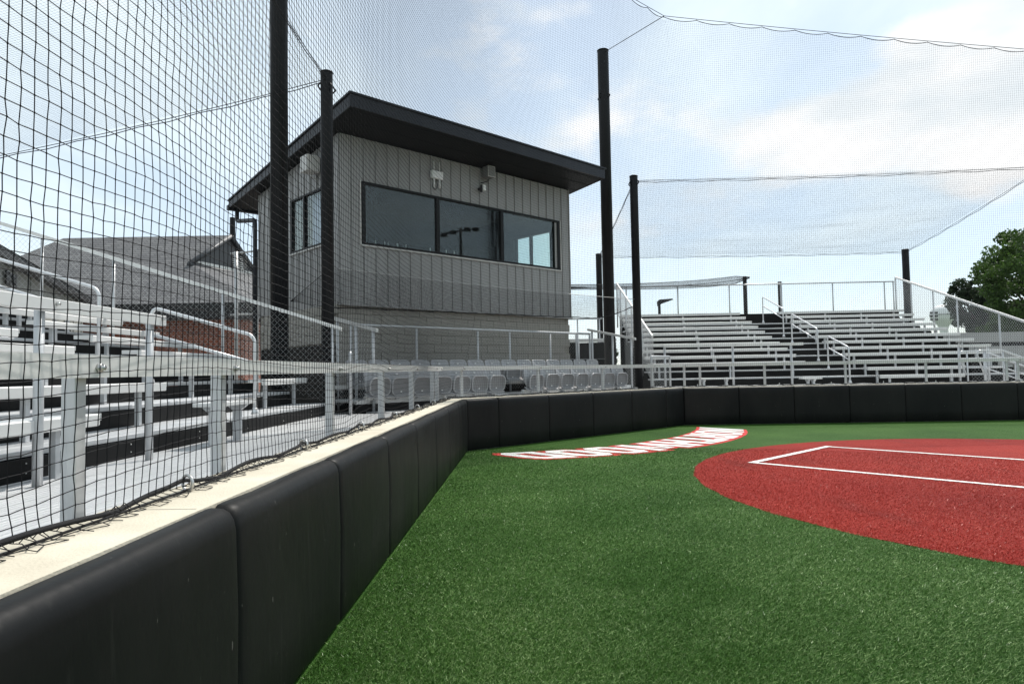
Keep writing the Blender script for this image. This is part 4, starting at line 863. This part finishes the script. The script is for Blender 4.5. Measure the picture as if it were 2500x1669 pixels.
# fittings on the press box front
an = Thing('antenna_box', 'white wireless box with four rod antennas on the press box front', 'antenna', 'B', (2.14, U0 - .05, 5.7))
bx_ = an.box('housing', 1.98, 2.30, U0 - .14, U0 - .055, 5.74, 5.92, WHITE, .012)
for s in (2.06, 2.22):
    an.tube('antenna', [(s, U0 - .10, 5.921), (s, U0 - .10, 6.14)], 0.011, WHITE, 8); an.tube('antenna', [(s, U0 - .10, 5.54), (s, U0 - .10, 5.739)], 0.017, WHITE, 8)
an.tube('cable', bend([(2.08, U0 - .07, 5.738), (2.04, U0 - .06, 5.56), (2.11, U0 - .06, 5.48), (2.18, U0 - .06, 5.56), (2.16, U0 - .07, 5.738)], .06, 4), 0.008, BLKPL, 6)
sp = Thing('wall_speaker', 'grey box speaker on a bracket under the press box eave', 'speaker', 'B', (3.62, U0 - .2, 6.0))
sp.box('cabinet', 3.52, 3.75, U0 - .30, U0 - .09, 6.02, 6.29, mat('speaker_grey', (.17, .17, .165), .6), .012); sp.box('grille', 3.535, 3.735, U0 - .316, U0 - .302, 6.035, 6.275, mat('speaker_grille', (.20, .20, .20), .7)); sp.box('grille_frame', 3.522, 3.748, U0 - .310, U0 - .3005, 6.022, 6.288, TRIMW)
sp.tube('bracket', [(3.62, U0 - .2, 5.98), (3.60, U0 - .2, 5.93), (3.50, U0 - .05, 5.90)], 0.014, BLKPL, 6)
cm = Thing('floodlight', 'small white floodlight below the speaker on the press box front', 'light', 'B', (3.45, U0 - .1, 5.72))
cm.box('arm', 3.40, 3.46, U0 - .13, U0 - .05, 5.70, 5.76, BLKPL, .004); cm.box('lamp_head', 3.44, 3.53, U0 - .22, U0 - .132, 5.68, 5.82, WHITE, .012); cm.box('hood', 3.405, 3.435, U0 - .2, U0 - .132, 5.64, 5.82, BLKPL, .006)
sq = Thing('wall_speaker', 'pale box speaker high on the left side of the press box', 'speaker', 'B', (S0 - .2, 4.55, 5.6))
sq.box('cabinet', S0 - .36, S0 - .06, 4.40, 4.72, 5.60, 5.95, TRIMW, .012); sq.tube('bracket', [(S0 - .2, 4.56, 5.60), (S0 - .2, 4.56, 5.52), (S0 - .04, 4.56, 5.48)], 0.014, TRIMW, 6)

# ------------------------------------------------------------------ lowered net hung between the two short poles, rolled net on the right stand
hn = Thing('hanging_net', 'dense black net hung low between the two short poles in front of the press box', 'net', 'W', fr('B', 3.2, 2.2, 2.5))
def HF(I, J, nu=330, nv=24, lay=0):
    a = I / (nu - 1); b = J / (nv - 1); s = -1.33 + 9.08 * a; zt = 3.20 - 0.03 * a - 0.05 * np.sin(np.pi * a); zb = 2.50 + 0.13 * a + np.clip((a - .80) / .20, 0, 1) ** 1.5 * 0.42
    u = 2.235 + 0.03 * np.sin(a * 31 + b * 2 + lay) * b + 0.05 * lay * b
    return seg_np('B', s + 0.012 * lay, u, zt + (zb - zt) * (b + 0.006 * np.sin(a * 60)))
net_grid(hn.e, 'mesh', lambda I, J: HF(I, J), 303, 24, 0.0009, 3, 3, hn.e.location); net_grid(hn.e, 'second_layer', lambda I, J: HF(I, J, lay=1), 303, 24, 0.0009, 3, 3, hn.e.location)
A_ = np.linspace(0, 1, 60)
tubeW(hn, 'top_cable', [Vector(p) for p in seg_np('B', -1.33 + 9.08 * A_, np.full(60, 2.235), 3.215 - .03 * A_ - .05 * np.sin(np.pi * A_))], 0.007, STEELC, 5)
bt = HF(np.arange(0, 330, 4), np.full(83, 23)); tubeW(hn, 'bunched_hem', [Vector(p) + Vector((0, 0, .005 * math.sin(i * 2.1))) for i, p in enumerate(bt)], [0.011 + .003 * math.sin(i * 1.3) for i in range(83)], NET, 6)
# corner flap left of the pole
def TF(I, J):
    a = I / 15; b = J / 15; p0 = np.array(fr('B', -1.33, 2.235, 3.16)); p1 = np.array(fr('B', -1.33, 2.235, 2.50)); p2 = np.array(fr('B', -2.0, 2.3, 2.57))
    return (p0 * (1 - b)[..., None] + p1 * b[..., None]) * (1 - a)[..., None] + p2 * a[..., None]
net_grid(hn.e, 'corner_flap', TF, 16, 16, 0.0016, 3, 3, hn.e.location)
tubeW(hn, 'flap_cord', [fr('B', -1.33, 2.235, 3.16), fr('B', -2.0, 2.3, 2.57), fr('B', -1.33, 2.235, 2.50)], 0.006, ROPE, 5)
rn = Thing('rolled_net', 'rolled black net lying along the top rail of the right bleachers', 'net', 'W', (5.6, 25.4, 4.4))
segs = []; N = 150
for st in range(34):
    pr = None
    for i in range(N + 1):
        t = i / N; X = 1.2 + 7.75 * t; R_ = (0.10 + 0.05 * np.clip((t - .3) / .5, 0, 1)) * (1 if t < .93 else (1 - t) / .07 * .8 + .2)
        an_ = st * 2 * math.pi / 34 * (1 if st % 2 else 1) + (t * 40 if st % 2 else -t * 40); zc = 4.47 - .05 * math.sin(math.pi * t) + .20 * t ** 6
        p = Vector((X, 25.42 - 0.2 * t + R_ * math.cos(an_), zc + R_ * math.sin(an_))) - rn.e.location
        if pr is not None: segs.append((pr, p))
        pr = p
V, F = wires(segs, 0.0038); o = fast_mesh('mesh', V, F, NET, rn.e); o['kind'] = 'stuff'
tubeW(rn, 'core_rope', [Vector((1.2 + 7.7 * t, 25.42 - .2 * t, 4.45 - .05 * math.sin(math.pi * t) + .2 * t ** 6)) for t in np.linspace(0, 1, 30)], [max(.012, 0.075 * (1 - 3.2 * t)) for t in np.linspace(0, 1, 30)], NET, 6)

# ------------------------------------------------------------------ brick house behind the left bleachers
def brick_mat():
    m = bpy.data.materials.new('red_brick'); m.use_nodes = True; nt = m.node_tree; b = nt.nodes['Principled BSDF']
    t = nt.nodes.new('ShaderNodeTexCoord'); sp_ = nt.nodes.new('ShaderNodeSeparateXYZ'); cb = nt.nodes.new('ShaderNodeCombineXYZ'); ad = nt.nodes.new('ShaderNodeMath'); ad.operation = 'ADD'
    nt.links.new(t.outputs['Object'], sp_.inputs[0]); nt.links.new(sp_.outputs[0], ad.inputs[0]); nt.links.new(sp_.outputs[1], ad.inputs[1]); nt.links.new(ad.outputs[0], cb.inputs[0]); nt.links.new(sp_.outputs[2], cb.inputs[1])
    br_ = nt.nodes.new('ShaderNodeTexBrick'); nt.links.new(cb.outputs[0], br_.inputs['Vector']); br_.inputs['Scale'].default_value = 1.0; br_.inputs['Brick Width'].default_value = .24; br_.inputs['Row Height'].default_value = .086; br_.inputs['Mortar Size'].default_value = .008
    br_.inputs['Color1'].default_value = (.30, .085, .045, 1); br_.inputs['Color2'].default_value = (.17, .055, .036, 1); br_.inputs['Mortar'].default_value = (.27, .23, .19, 1); br_.inputs['Bias'].default_value = -.1
    nt.links.new(br_.outputs[0], b.inputs['Base Color']); b.inputs['Roughness'].default_value = .85
    bp = nt.nodes.new('ShaderNodeBump'); bp.inputs['Strength'].default_value = .5; bp.inputs['Distance'].default_value = .01; bp.invert = True; nt.links.new(br_.outputs['Fac'], bp.inputs['Height']); nt.links.new(bp.outputs[0], b.inputs['Normal'])
    return m
def shingle_mat():
    m = bpy.data.materials.new('grey_shingles'); m.use_nodes = True; nt = m.node_tree; b = nt.nodes['Principled BSDF']
    t = nt.nodes.new('ShaderNodeTexCoord'); sp_ = nt.nodes.new('ShaderNodeSeparateXYZ'); cb = nt.nodes.new('ShaderNodeCombineXYZ')
    ad = nt.nodes.new('ShaderNodeMath'); ad.operation = 'ADD'; nt.links.new(t.outputs['Object'], sp_.inputs[0]); nt.links.new(sp_.outputs[0], ad.inputs[0]); nt.links.new(sp_.outputs[1], ad.inputs[1])
    nt.links.new(ad.outputs[0], cb.inputs[0]); nt.links.new(sp_.outputs[2], cb.inputs[1])
    br_ = nt.nodes.new('ShaderNodeTexBrick'); nt.links.new(cb.outputs[0], br_.inputs['Vector']); br_.inputs['Scale'].default_value = 1.0; br_.inputs['Brick Width'].default_value = .30; br_.inputs['Row Height'].default_value = .10; br_.inputs['Mortar Size'].default_value = .010
    br_.inputs['Color1'].default_value = (.150, .150, .152, 1); br_.inputs['Color2'].default_value = (.095, .095, .100, 1); br_.inputs['Mortar'].default_value = (.045, .045, .048, 1)
    nt.links.new(br_.outputs[0], b.inputs['Base Color']); b.inputs['Roughness'].default_value = .9
    bp = nt.nodes.new('ShaderNodeBump'); bp.inputs['Strength'].default_value = .6; bp.inputs['Distance'].default_value = .015; bp.invert = True; nt.links.new(br_.outputs['Fac'], bp.inputs['Height']); nt.links.new(bp.outputs[0], b.inputs['Normal'])
    return m
BRICK = brick_mat(); SHIN = shingle_mat(); GABLE = mat('white_board_siding', (.76, .75, .71), .6); FASC = mat('dark_fascia', (.055, .057, .062), .5); EAVE = mat('dark_soffit', (.012, .012, .013), .6); STUCCO = mat('grey_green_siding', (.26, .26, .235), .7, var=(.23, .23, .21), vscale=2)
hs = Thing('brick_house', 'brick house with grey shingle roof and white vented gable behind the left bleachers', 'house', 'W', (-13.5, 25, 0.56))
EZ = 3.74; fl, frr, bl_, brr = (-20.5, 22.3), (-8.5, 22.3), (-20.5, 30.5), (-8.5, 30.5)
hs.mesh('wall', [(-20, 22.9, .56), (-9.1, 22.9, .56), (-9.1, 30, .56), (-20, 30, .56), (-20, 22.9, EZ - .45), (-9.1, 22.9, EZ - .45), (-9.1, 30, EZ - .45), (-20, 30, EZ - .45)], [(0, 1, 5, 4), (1, 2, 6, 5), (2, 3, 7, 6), (3, 0, 4, 7)], BRICK)
hs.mesh('eave', [(*fl, EZ - .5), (*frr, EZ - .5), (*brr, EZ - .5), (*bl_, EZ - .5), (*fl, EZ), (*frr, EZ), (*brr, EZ), (*bl_, EZ)], [(3, 2, 1, 0), (0, 1, 5, 4), (1, 2, 6, 5), (2, 3, 7, 6), (3, 0, 4, 7)], EAVE)
RX0, RX1, RY, RZ = -17.6, -11.05, 26.4, 6.86; GN, GFr = (-11.75, 24.53), (-10.65, 28.27); GZ = 5.44
hs.mesh('roof', [(*fl, EZ + .01), (*frr, EZ + .01), (*brr, EZ + .01), (*bl_, EZ + .01), (RX0, RY, RZ), (RX1 + .12, RY, RZ), (GN[0] + .1, GN[1], GZ - .002), (GFr[0] + .1, GFr[1], GZ - .002)],
        [(0, 1, 6, 5, 4), (3, 4, 5, 7, 2), (0, 4, 3), (1, 2, 7, 6)], SHIN)
gx = lambda t: (GN[0] + (GFr[0] - GN[0]) * t, GN[1] + (GFr[1] - GN[1]) * t)
gb = None
for i in range(12):
    t0, t1 = i / 12 + .004, (i + 1) / 12 - .004; a, b = gx(t0), gx(t1); h = lambda t: GZ + (RZ - .10 - GZ) * (1 - abs(2 * t - 1))
    hs.mesh('gable_board', [(a[0], a[1], GZ), (b[0], b[1], GZ), (b[0], b[1], max(GZ + .01, h(t1))), (a[0], a[1], max(GZ + .01, h(t0))), (a[0] - .05, a[1], GZ), (b[0] - .05, b[1], GZ), (b[0] - .05, b[1], max(GZ + .01, h(t1))), (a[0] - .05, a[1], max(GZ + .01, h(t0)))], [(0, 1, 2, 3), (7, 6, 5, 4), (0, 4, 5, 1), (1, 5, 6, 2), (3, 2, 6, 7), (0, 3, 7, 4)], GABLE)
hs.mesh('gable_backing', [(GN[0] - .02, GN[1], GZ), (GFr[0] - .02, GFr[1], GZ), (RX1 - .02, RY, RZ - .05)], [(0, 1, 2)], FASC)
hs.tube('barge_board', [(GN[0] + .06, GN[1] - .15, GZ - .05), (RX1 + .08, RY, RZ - .04)], 0.10, FASC, 4); hs.tube('barge_board', [(GFr[0] + .06, GFr[1] + .15, GZ - .05), (RX1 + .08, RY, RZ - .04)], 0.10, FASC, 4); hs.tube('sill_board', [(GN[0] + .10, GN[1] - .15, GZ - .06), (GFr[0] + .10, GFr[1], GZ - .06)], 0.11, FASC, 4)
v0, v1 = gx(.58), gx(.74); vt = hs.mesh('vent', [(v0[0] + .03, v0[1], 5.62), (v1[0] + .03, v1[1], 5.62), (v1[0] + .03, v1[1], 6.18), (v0[0] + .03, v0[1], 6.18)], [(0, 1, 2, 3)], BLK)
for i in range(7):
    z = 5.63 + i * .08; hs.mesh('louvre', [(v0[0] + .035, v0[1] - .02, z + .05), (v1[0] + .035, v1[1] + .02, z + .05), (v1[0] + .10, v1[1] + .02, z), (v0[0] + .10, v0[1] - .02, z)], [(0, 1, 2, 3)], GABLE, vt)
w0 = (-11.6, 22.87); dw = (1.0, 0.0)
for (a, l, z0, z1) in ((.3, 1.9, .9, 1.72),):
    p = (w0[0] + dw[0] * a, w0[1] + dw[1] * a - .05); q = (p[0] + dw[0] * l, p[1] + dw[1] * l)
    wi = hs.mesh('window', [(p[0], p[1], z0), (q[0], q[1], z0), (q[0], q[1], z1), (p[0], p[1], z1), (p[0], p[1] + .1, z0), (q[0], q[1] + .1, z0), (q[0], q[1] + .1, z1), (p[0], p[1] + .1, z1)], [(0, 1, 2, 3), (0, 4, 5, 1), (1, 5, 6, 2), (2, 6, 7, 3), (3, 7, 4, 0)], BLK)
    hs.tube('sill', [(p[0] - .05, p[1] - .04, z1 + .03), (q[0] + .05, q[1] - .04, z1 + .03)], .03, TRIMW, 4, wi)
# left wing of the house, running toward the viewer
WEZ = 3.87
wg = Thing('house_wing', 'grey sided wing with dark eaves and black letters at the left picture edge', 'house', 'W', (-13.5, 17, 0.56))
ja, jb = Vector((-13.45, 21.6)), Vector((-9.35, 11.9)); jd = (ja - jb).normalized(); jn = Vector((jd.y, -jd.x))  # jn points right (+X)
if jn.x < 0: jn = -jn
def W3(t, off, z): p = jb + jd * t + jn * off; return (p.x, p.y, z)
LL = (ja - jb).length
wg.mesh('wall', [W3(0, -.25, .56), W3(LL, -.25, .56), W3(LL, -.25, WEZ - .12), W3(0, -.25, WEZ - .12), W3(0, -6, .56), W3(0, -6, WEZ - .12)], [(0, 1, 2, 3), (4, 0, 3, 5)], STUCCO)
for t in np.arange(.6, LL, 1.2):
    wg.mesh('batten', [W3(t, -.248, .6), W3(t + .06, -.248, .6), W3(t + .06, -.22, .6), W3(t, -.22, .6), W3(t, -.248, WEZ - .14), W3(t + .06, -.248, WEZ - .14), W3(t + .06, -.22, WEZ - .14), W3(t, -.22, WEZ - .14)], [(0, 1, 5, 4), (1, 2, 6, 5), (2, 3, 7, 6), (3, 0, 4, 7)], STUCCO)
wg.mesh('eave', [W3(-.25, 0, WEZ - .17), W3(LL, 0, WEZ - .17), W3(LL, -.9, WEZ - .17), W3(-.25, -.9, WEZ - .17), W3(-.25, 0, WEZ), W3(LL, 0, WEZ), W3(LL, -.9, WEZ), W3(-.25, -.9, WEZ)], [(3, 2, 1, 0), (0, 1, 5, 4), (3, 0, 4, 7)], EAVE)
wg.mesh('roof', [W3(-.55, .03, WEZ + .01), W3(LL + .8, .03, WEZ + .01), W3(LL + .8, -2.6, WEZ + 1.45), W3(-.55, -2.6, WEZ + 1.45), W3(-.55, -6.5, WEZ), W3(LL + .8, -6.5, WEZ)], [(0, 1, 2, 3), (3, 2, 5, 4)], SHIN)
wg.mesh('ridge_trim', [W3(-.55, -2.55, WEZ + 1.46), W3(LL + .8, -2.55, WEZ + 1.46), W3(LL + .8, -2.7, WEZ + 1.50), W3(-.55, -2.7, WEZ + 1.50)], [(0, 1, 2, 3)], EAVE)
# black letters on the wing wall (only the end of the word shows)
cu = bpy.data.curves.new('letters', 'FONT'); cu.body = 'KS'; cu.size = 0.40; cu.extrude = 0.02; cu.offset = 0.012
to = bpy.data.objects.new('letters', cu); COL.objects.link(to); dg = bpy.context.evaluated_depsgraph_get(); me = bpy.data.meshes.new_from_object(to.evaluated_get(dg)); bpy.data.objects.remove(to)
me.materials.append(BLKPL); lo = bpy.data.objects.new('letters', me); COL.objects.link(lo); lo.parent = wg.e
lo.matrix_local = Matrix(((jd.x * 1.75, 0, jn.x, 0), (jd.y * 1.75, 0, jn.y, 0), (0, 1, 0, 0), (0, 0, 0, 1)))
lo.location = Vector(W3(2.12, -.20, 3.28)) - wg.e.location

# ------------------------------------------------------------------ things behind the stands
fn = Thing('tall_fence', 'tall grey chain link fence between the brick house and the press box', 'fence', 'W', (-6.9, 17.5, 0.56))
for x_ in (-7.15, -6.62): fn.tube('post', [(x_, 17.5, .56), (x_, 17.5, 4.55)], .045, WIRE, 10)
fn.tube('top_rail', [(-7.3, 17.5, 4.5), (-6.2, 17.6, 4.62)], .025, WIRE, 8); fn.tube('mid_rail', [(-7.3, 17.5, 2.9), (-6.2, 17.6, 2.95)], .025, WIRE, 8)
chain_link(fn, [(-7.15, .6), (-6.3, .6), (-6.3, 4.5), (-7.15, 4.5)], lambda a, b: (a, 17.47, b), .09, .0016)
sc_ = Thing('screened_fence', 'black screened fence with white top rail between press box and right bleachers', 'fence', 'W', (2.6, 24, .56))
sc_.box('screen', 0.4, 3.7, 24.0, 24.03, .57, 2.28, BLK); sc_.box('top_rail', 0.4, 3.7, 23.95, 24.05, 2.30, 2.42, ALUW, .006)
for x_ in (0.6, 1.5, 2.36, 3.3): sc_.tube('post', [(x_, 23.93, .57), (x_, 23.93, 2.4)], .03, ALU, 8)
for z_ in (1.0, 1.35, 1.7): sc_.tube('wire', [(0.4, 23.9, z_), (3.7, 23.9, z_)], .008, WIRE, 5)
hr = Thing('far_railing', 'thin grey railing on the level behind the press box, right of its wall', 'railing', 'W', (2.4, 24.6, .56))
hr.tube('top_rail', [(0.5, 24.6, 3.18), (3.3, 24.6, 3.18)], .028, ALU, 8)
for x_ in (0.6, 2.4, 3.2): hr.tube('post', [(x_, 24.6, .57), (x_, 24.6, 3.16)], .026, ALU, 8)
dg_ = Thing('dugout', 'long low dugout with two grey bands right of the right bleachers', 'building', 'W', (21, 25, .56))
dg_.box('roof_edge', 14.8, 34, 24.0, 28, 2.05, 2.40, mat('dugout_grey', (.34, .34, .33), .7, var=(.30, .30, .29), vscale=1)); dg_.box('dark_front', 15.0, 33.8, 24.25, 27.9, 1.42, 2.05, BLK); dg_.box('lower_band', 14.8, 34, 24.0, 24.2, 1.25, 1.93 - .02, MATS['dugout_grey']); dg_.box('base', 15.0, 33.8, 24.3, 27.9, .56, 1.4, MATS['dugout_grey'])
lp = Thing('street_lamp', 'dark street lamp with flat curved head behind the right bleachers', 'street lamp', 'W', (8.78, 40, .0))
lp.tube('post', [(8.78, 40, 0), (8.78, 40, 5.15)], [.10, .08], POLE, 10)
lp.mesh('head', [(8.68, 39.9, 5.02), (8.90, 39.9, 5.16), (9.60, 39.9, 5.40), (9.55, 39.9, 5.46), (8.80, 39.9, 5.42), (8.66, 39.9, 5.30), (8.68, 40.1, 5.02), (8.90, 40.1, 5.16), (9.60, 40.1, 5.40), (9.55, 40.1, 5.46), (8.80, 40.1, 5.42), (8.66, 40.1, 5.30)], [(0, 1, 2, 3, 4, 5), (11, 10, 9, 8, 7, 6), (0, 6, 7, 1), (1, 7, 8, 2), (2, 8, 9, 3), (3, 9, 10, 4), (4, 10, 11, 5), (5, 11, 6, 0)], POLE)
wt = Thing('water_tower', 'distant white water tower beside the dark trees', 'water tower', 'W', (256, 400, 0))
WT = mat('white_tank_paint', (.82, .83, .82), .5, var=(.76, .77, .77), vscale=.2)
pr_ = [(3.0, 0), (2.3, 8), (2.1, 19), (2.3, 22.5), (3.3, 24.6), (5.6, 26.6), (6.8, 28.8), (7.0, 30.8), (6.5, 33.0), (5.0, 35.0), (3.0, 36.0), (.5, 36.4)]
V, F = tube_geo([wt.loc((256, 400, z)) for r, z in pr_], [r for r, z in pr_], 28); link_mesh('tank', V, F, WT, wt.e, True); wt.tube('band', [(256, 400, 30.0), (256, 400, 30.9)], 7.08, mat('tank_band', (.45, .46, .46), .5), 28)
fl_ = Thing('light_tower', 'far thin light tower with lamp racks left of the water tower', 'light tower', 'W', (125.2, 200, 0))
fl_.tube('mast', [(125.2, 200, 0), (125.2, 200, 16.5)], [.3, .14], WIRE, 8)
for z_ in (14.2, 15.2, 16.2):
    b_ = fl_.tube('crossbar', [(124.2, 200, z_), (126.2, 200, z_)], .08, WIRE, 6)
    for x_ in (124.4, 125.0, 125.6, 126.1): fl_.box('lamp', x_ - .2, x_ + .2, 199.7, 200.2, z_ + .1, z_ + .6, POLE, 0, b_)

# ------------------------------------------------------------------ trees
BARK = mat('bark', (.075, .058, .045), .9, var=(.05, .04, .032), vscale=6, bump=.5, bscale=12)
def leaf_mat(name, c0, c1):
    m = mat(name, c0, .6, spec=.3, var=c1, vscale=.45, detail=3); nt = m.node_tree; b = nt.nodes['Principled BSDF']
    tr_ = nt.nodes.new('ShaderNodeBsdfTranslucent'); mx = nt.nodes.new('ShaderNodeMixShader'); mx.inputs[0].default_value = .35
    src = b.inputs['Base Color'].links[0].from_socket; nt.links.new(src, tr_.inputs[0]); o = nt.nodes['Material Output']; nt.links.new(b.outputs[0], mx.inputs[1]); nt.links.new(tr_.outputs[0], mx.inputs[2]); nt.links.new(mx.outputs[0], o.inputs[0]); return m
LEAF1 = leaf_mat('maple_leaves', (.020, .048, .008), (.066, .125, .022)); LEAF2 = leaf_mat('dark_leaves', (.018, .034, .014), (.035, .060, .024))
def tree(X, Y, H, rad, zc, label, lm, seed, n_cl=46, n_leaf=420, size=.34, group='trees beyond the right bleachers'):
    R = random.Random(seed); g = np.random.default_rng(seed); th = Thing('broadleaf_tree', label, 'tree', 'W', (X, Y, 0), group)
    V, F = tube_geo([th.loc((X + .15 * math.sin(i), Y, H * .8 * i / 6)) for i in range(7)], [rad * .085 * (1 - .12 * i) for i in range(7)], 10); tk = link_mesh('trunk', V, F, BARK, th.e, True)
    cl = []
    for i in range(n_cl):
        while True:
            d = np.array([R.uniform(-1, 1), R.uniform(-1, 1), R.uniform(-1, 1)])
            if .30 < np.linalg.norm(d) < 1: break
        cl.append(np.array([X, Y, zc]) + d * np.array([rad, rad, (H - zc)]) * (1.0 if d[2] > 0 else .85))
    Vb, Fb = [], []
    for c in cl[::3]:
        zb = R.uniform(.25, .6) * H; pts = [th.loc((X, Y, zb)), th.loc((X * .5 + c[0] * .5, Y * .5 + c[1] * .5, zb * .45 + c[2] * .55 + .2)), th.loc(c)]
        v, f = tube_geo(pts, [rad * .03, rad * .018, rad * .006], 5, True, len(Vb)); Vb += v; Fb += f
    link_mesh('limbs', Vb, Fb, BARK, th.e, True)
    P_ = []
    for c in cl:
        r_ = rad * R.uniform(.13, .27); k = int(n_leaf * R.uniform(.6, 1.2)); d = g.normal(0, 1, (k, 3)); d /= np.linalg.norm(d, axis=1, keepdims=True); P_.append(c + d * (r_ * g.random((k, 1)) ** .45) * np.array([1, 1, .72]))
    P_ = np.concatenate(P_) - np.array(th.e.location); n = len(P_); nrm = g.normal(0, 1, (n, 3)) + np.array([0, 0, .5]); nrm /= np.linalg.norm(nrm, axis=1, keepdims=True)
    a = np.cross(nrm, g.normal(0, 1, (n, 3))); a /= np.linalg.norm(a, axis=1, keepdims=True); b = np.cross(nrm, a); sz = size * g.uniform(.5, 1.1, (n, 1))
    V = np.stack([P_ - a * sz * .5, P_ - b * sz * .32, P_ + a * sz * .5, P_ + b * sz * .32], 1).reshape(-1, 3)
    o = fast_mesh('crown', V, np.arange(4 * n).reshape(-1, 4), lm, th.e); o['kind'] = 'stuff'; return th
tree(37.8, 48, 11.4, 4.1, 6.6, 'big bright green tree at the right picture edge', LEAF1, 4, 95, 250, .30)
tree(43.5, 54, 13.0, 4.6, 8.0, 'tall green tree behind the big one at the picture edge', LEAF1, 14, 50, 420, .36)
tree(41.2, 60, 9.1, 2.3, 6.2, 'slender dark tree standing left of the big green tree', LEAF2, 5, 120, 150, .26)
tree(43.2, 58, 6.4, 3.0, 4.0, 'low dark tree filling the gap below the bright crown', LEAF2, 6, 110, 170, .30)
tree(38.6, 52, 5.2, 2.4, 3.2, 'low green tree above the dugout roof', LEAF1, 7, 70, 150, .28)
tree(6.2, 70, 4.3, 3.6, 2.6, 'low far tree seen right of the press box wall', LEAF2, 8, 26, 260, .4)
tree(9.6, 80, 4.2, 3.8, 2.5, 'low far tree seen beside the thick right pole', LEAF2, 9, 26, 260, .4)

# ------------------------------------------------------------------ inside the press box, and the field lights across the field
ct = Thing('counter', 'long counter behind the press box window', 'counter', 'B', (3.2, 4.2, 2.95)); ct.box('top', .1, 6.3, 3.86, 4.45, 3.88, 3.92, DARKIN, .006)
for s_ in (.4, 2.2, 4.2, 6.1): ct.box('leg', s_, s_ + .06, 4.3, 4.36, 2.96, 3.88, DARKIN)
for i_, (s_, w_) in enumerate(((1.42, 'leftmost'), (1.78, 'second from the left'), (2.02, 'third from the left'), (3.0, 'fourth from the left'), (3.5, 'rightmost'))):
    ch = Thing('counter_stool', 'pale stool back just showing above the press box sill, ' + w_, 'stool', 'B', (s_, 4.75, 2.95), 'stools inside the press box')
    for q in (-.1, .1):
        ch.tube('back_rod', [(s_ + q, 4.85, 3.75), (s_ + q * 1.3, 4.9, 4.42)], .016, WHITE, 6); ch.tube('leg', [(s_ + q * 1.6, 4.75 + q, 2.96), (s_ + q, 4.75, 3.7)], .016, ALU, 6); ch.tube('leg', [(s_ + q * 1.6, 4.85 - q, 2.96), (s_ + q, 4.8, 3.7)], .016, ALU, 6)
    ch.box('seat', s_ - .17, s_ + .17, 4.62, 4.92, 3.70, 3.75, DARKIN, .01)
lt2 = Thing('field_light_tower', 'tall field light tower across the field, seen mirrored in the press box window', 'light tower', 'W', (72, 5.4, 0))
lt2.tube('mast', [(72, 5.4, 0), (72, 5.4, 20.6)], [.34, .18], POLE, 10)
b_ = lt2.tube('crossbar', [(72, 3.0, 19.9), (72, 7.8, 20.5)], .12, POLE, 6)
for y_, z_ in ((3.2, 19.7), (4.4, 20.0), (6.3, 20.35), (7.5, 20.3)): lt2.box('lamp', 71.4, 72.1, y_ - .4, y_ + .4, z_ - .25, z_ + .2, POLE, .05, b_)
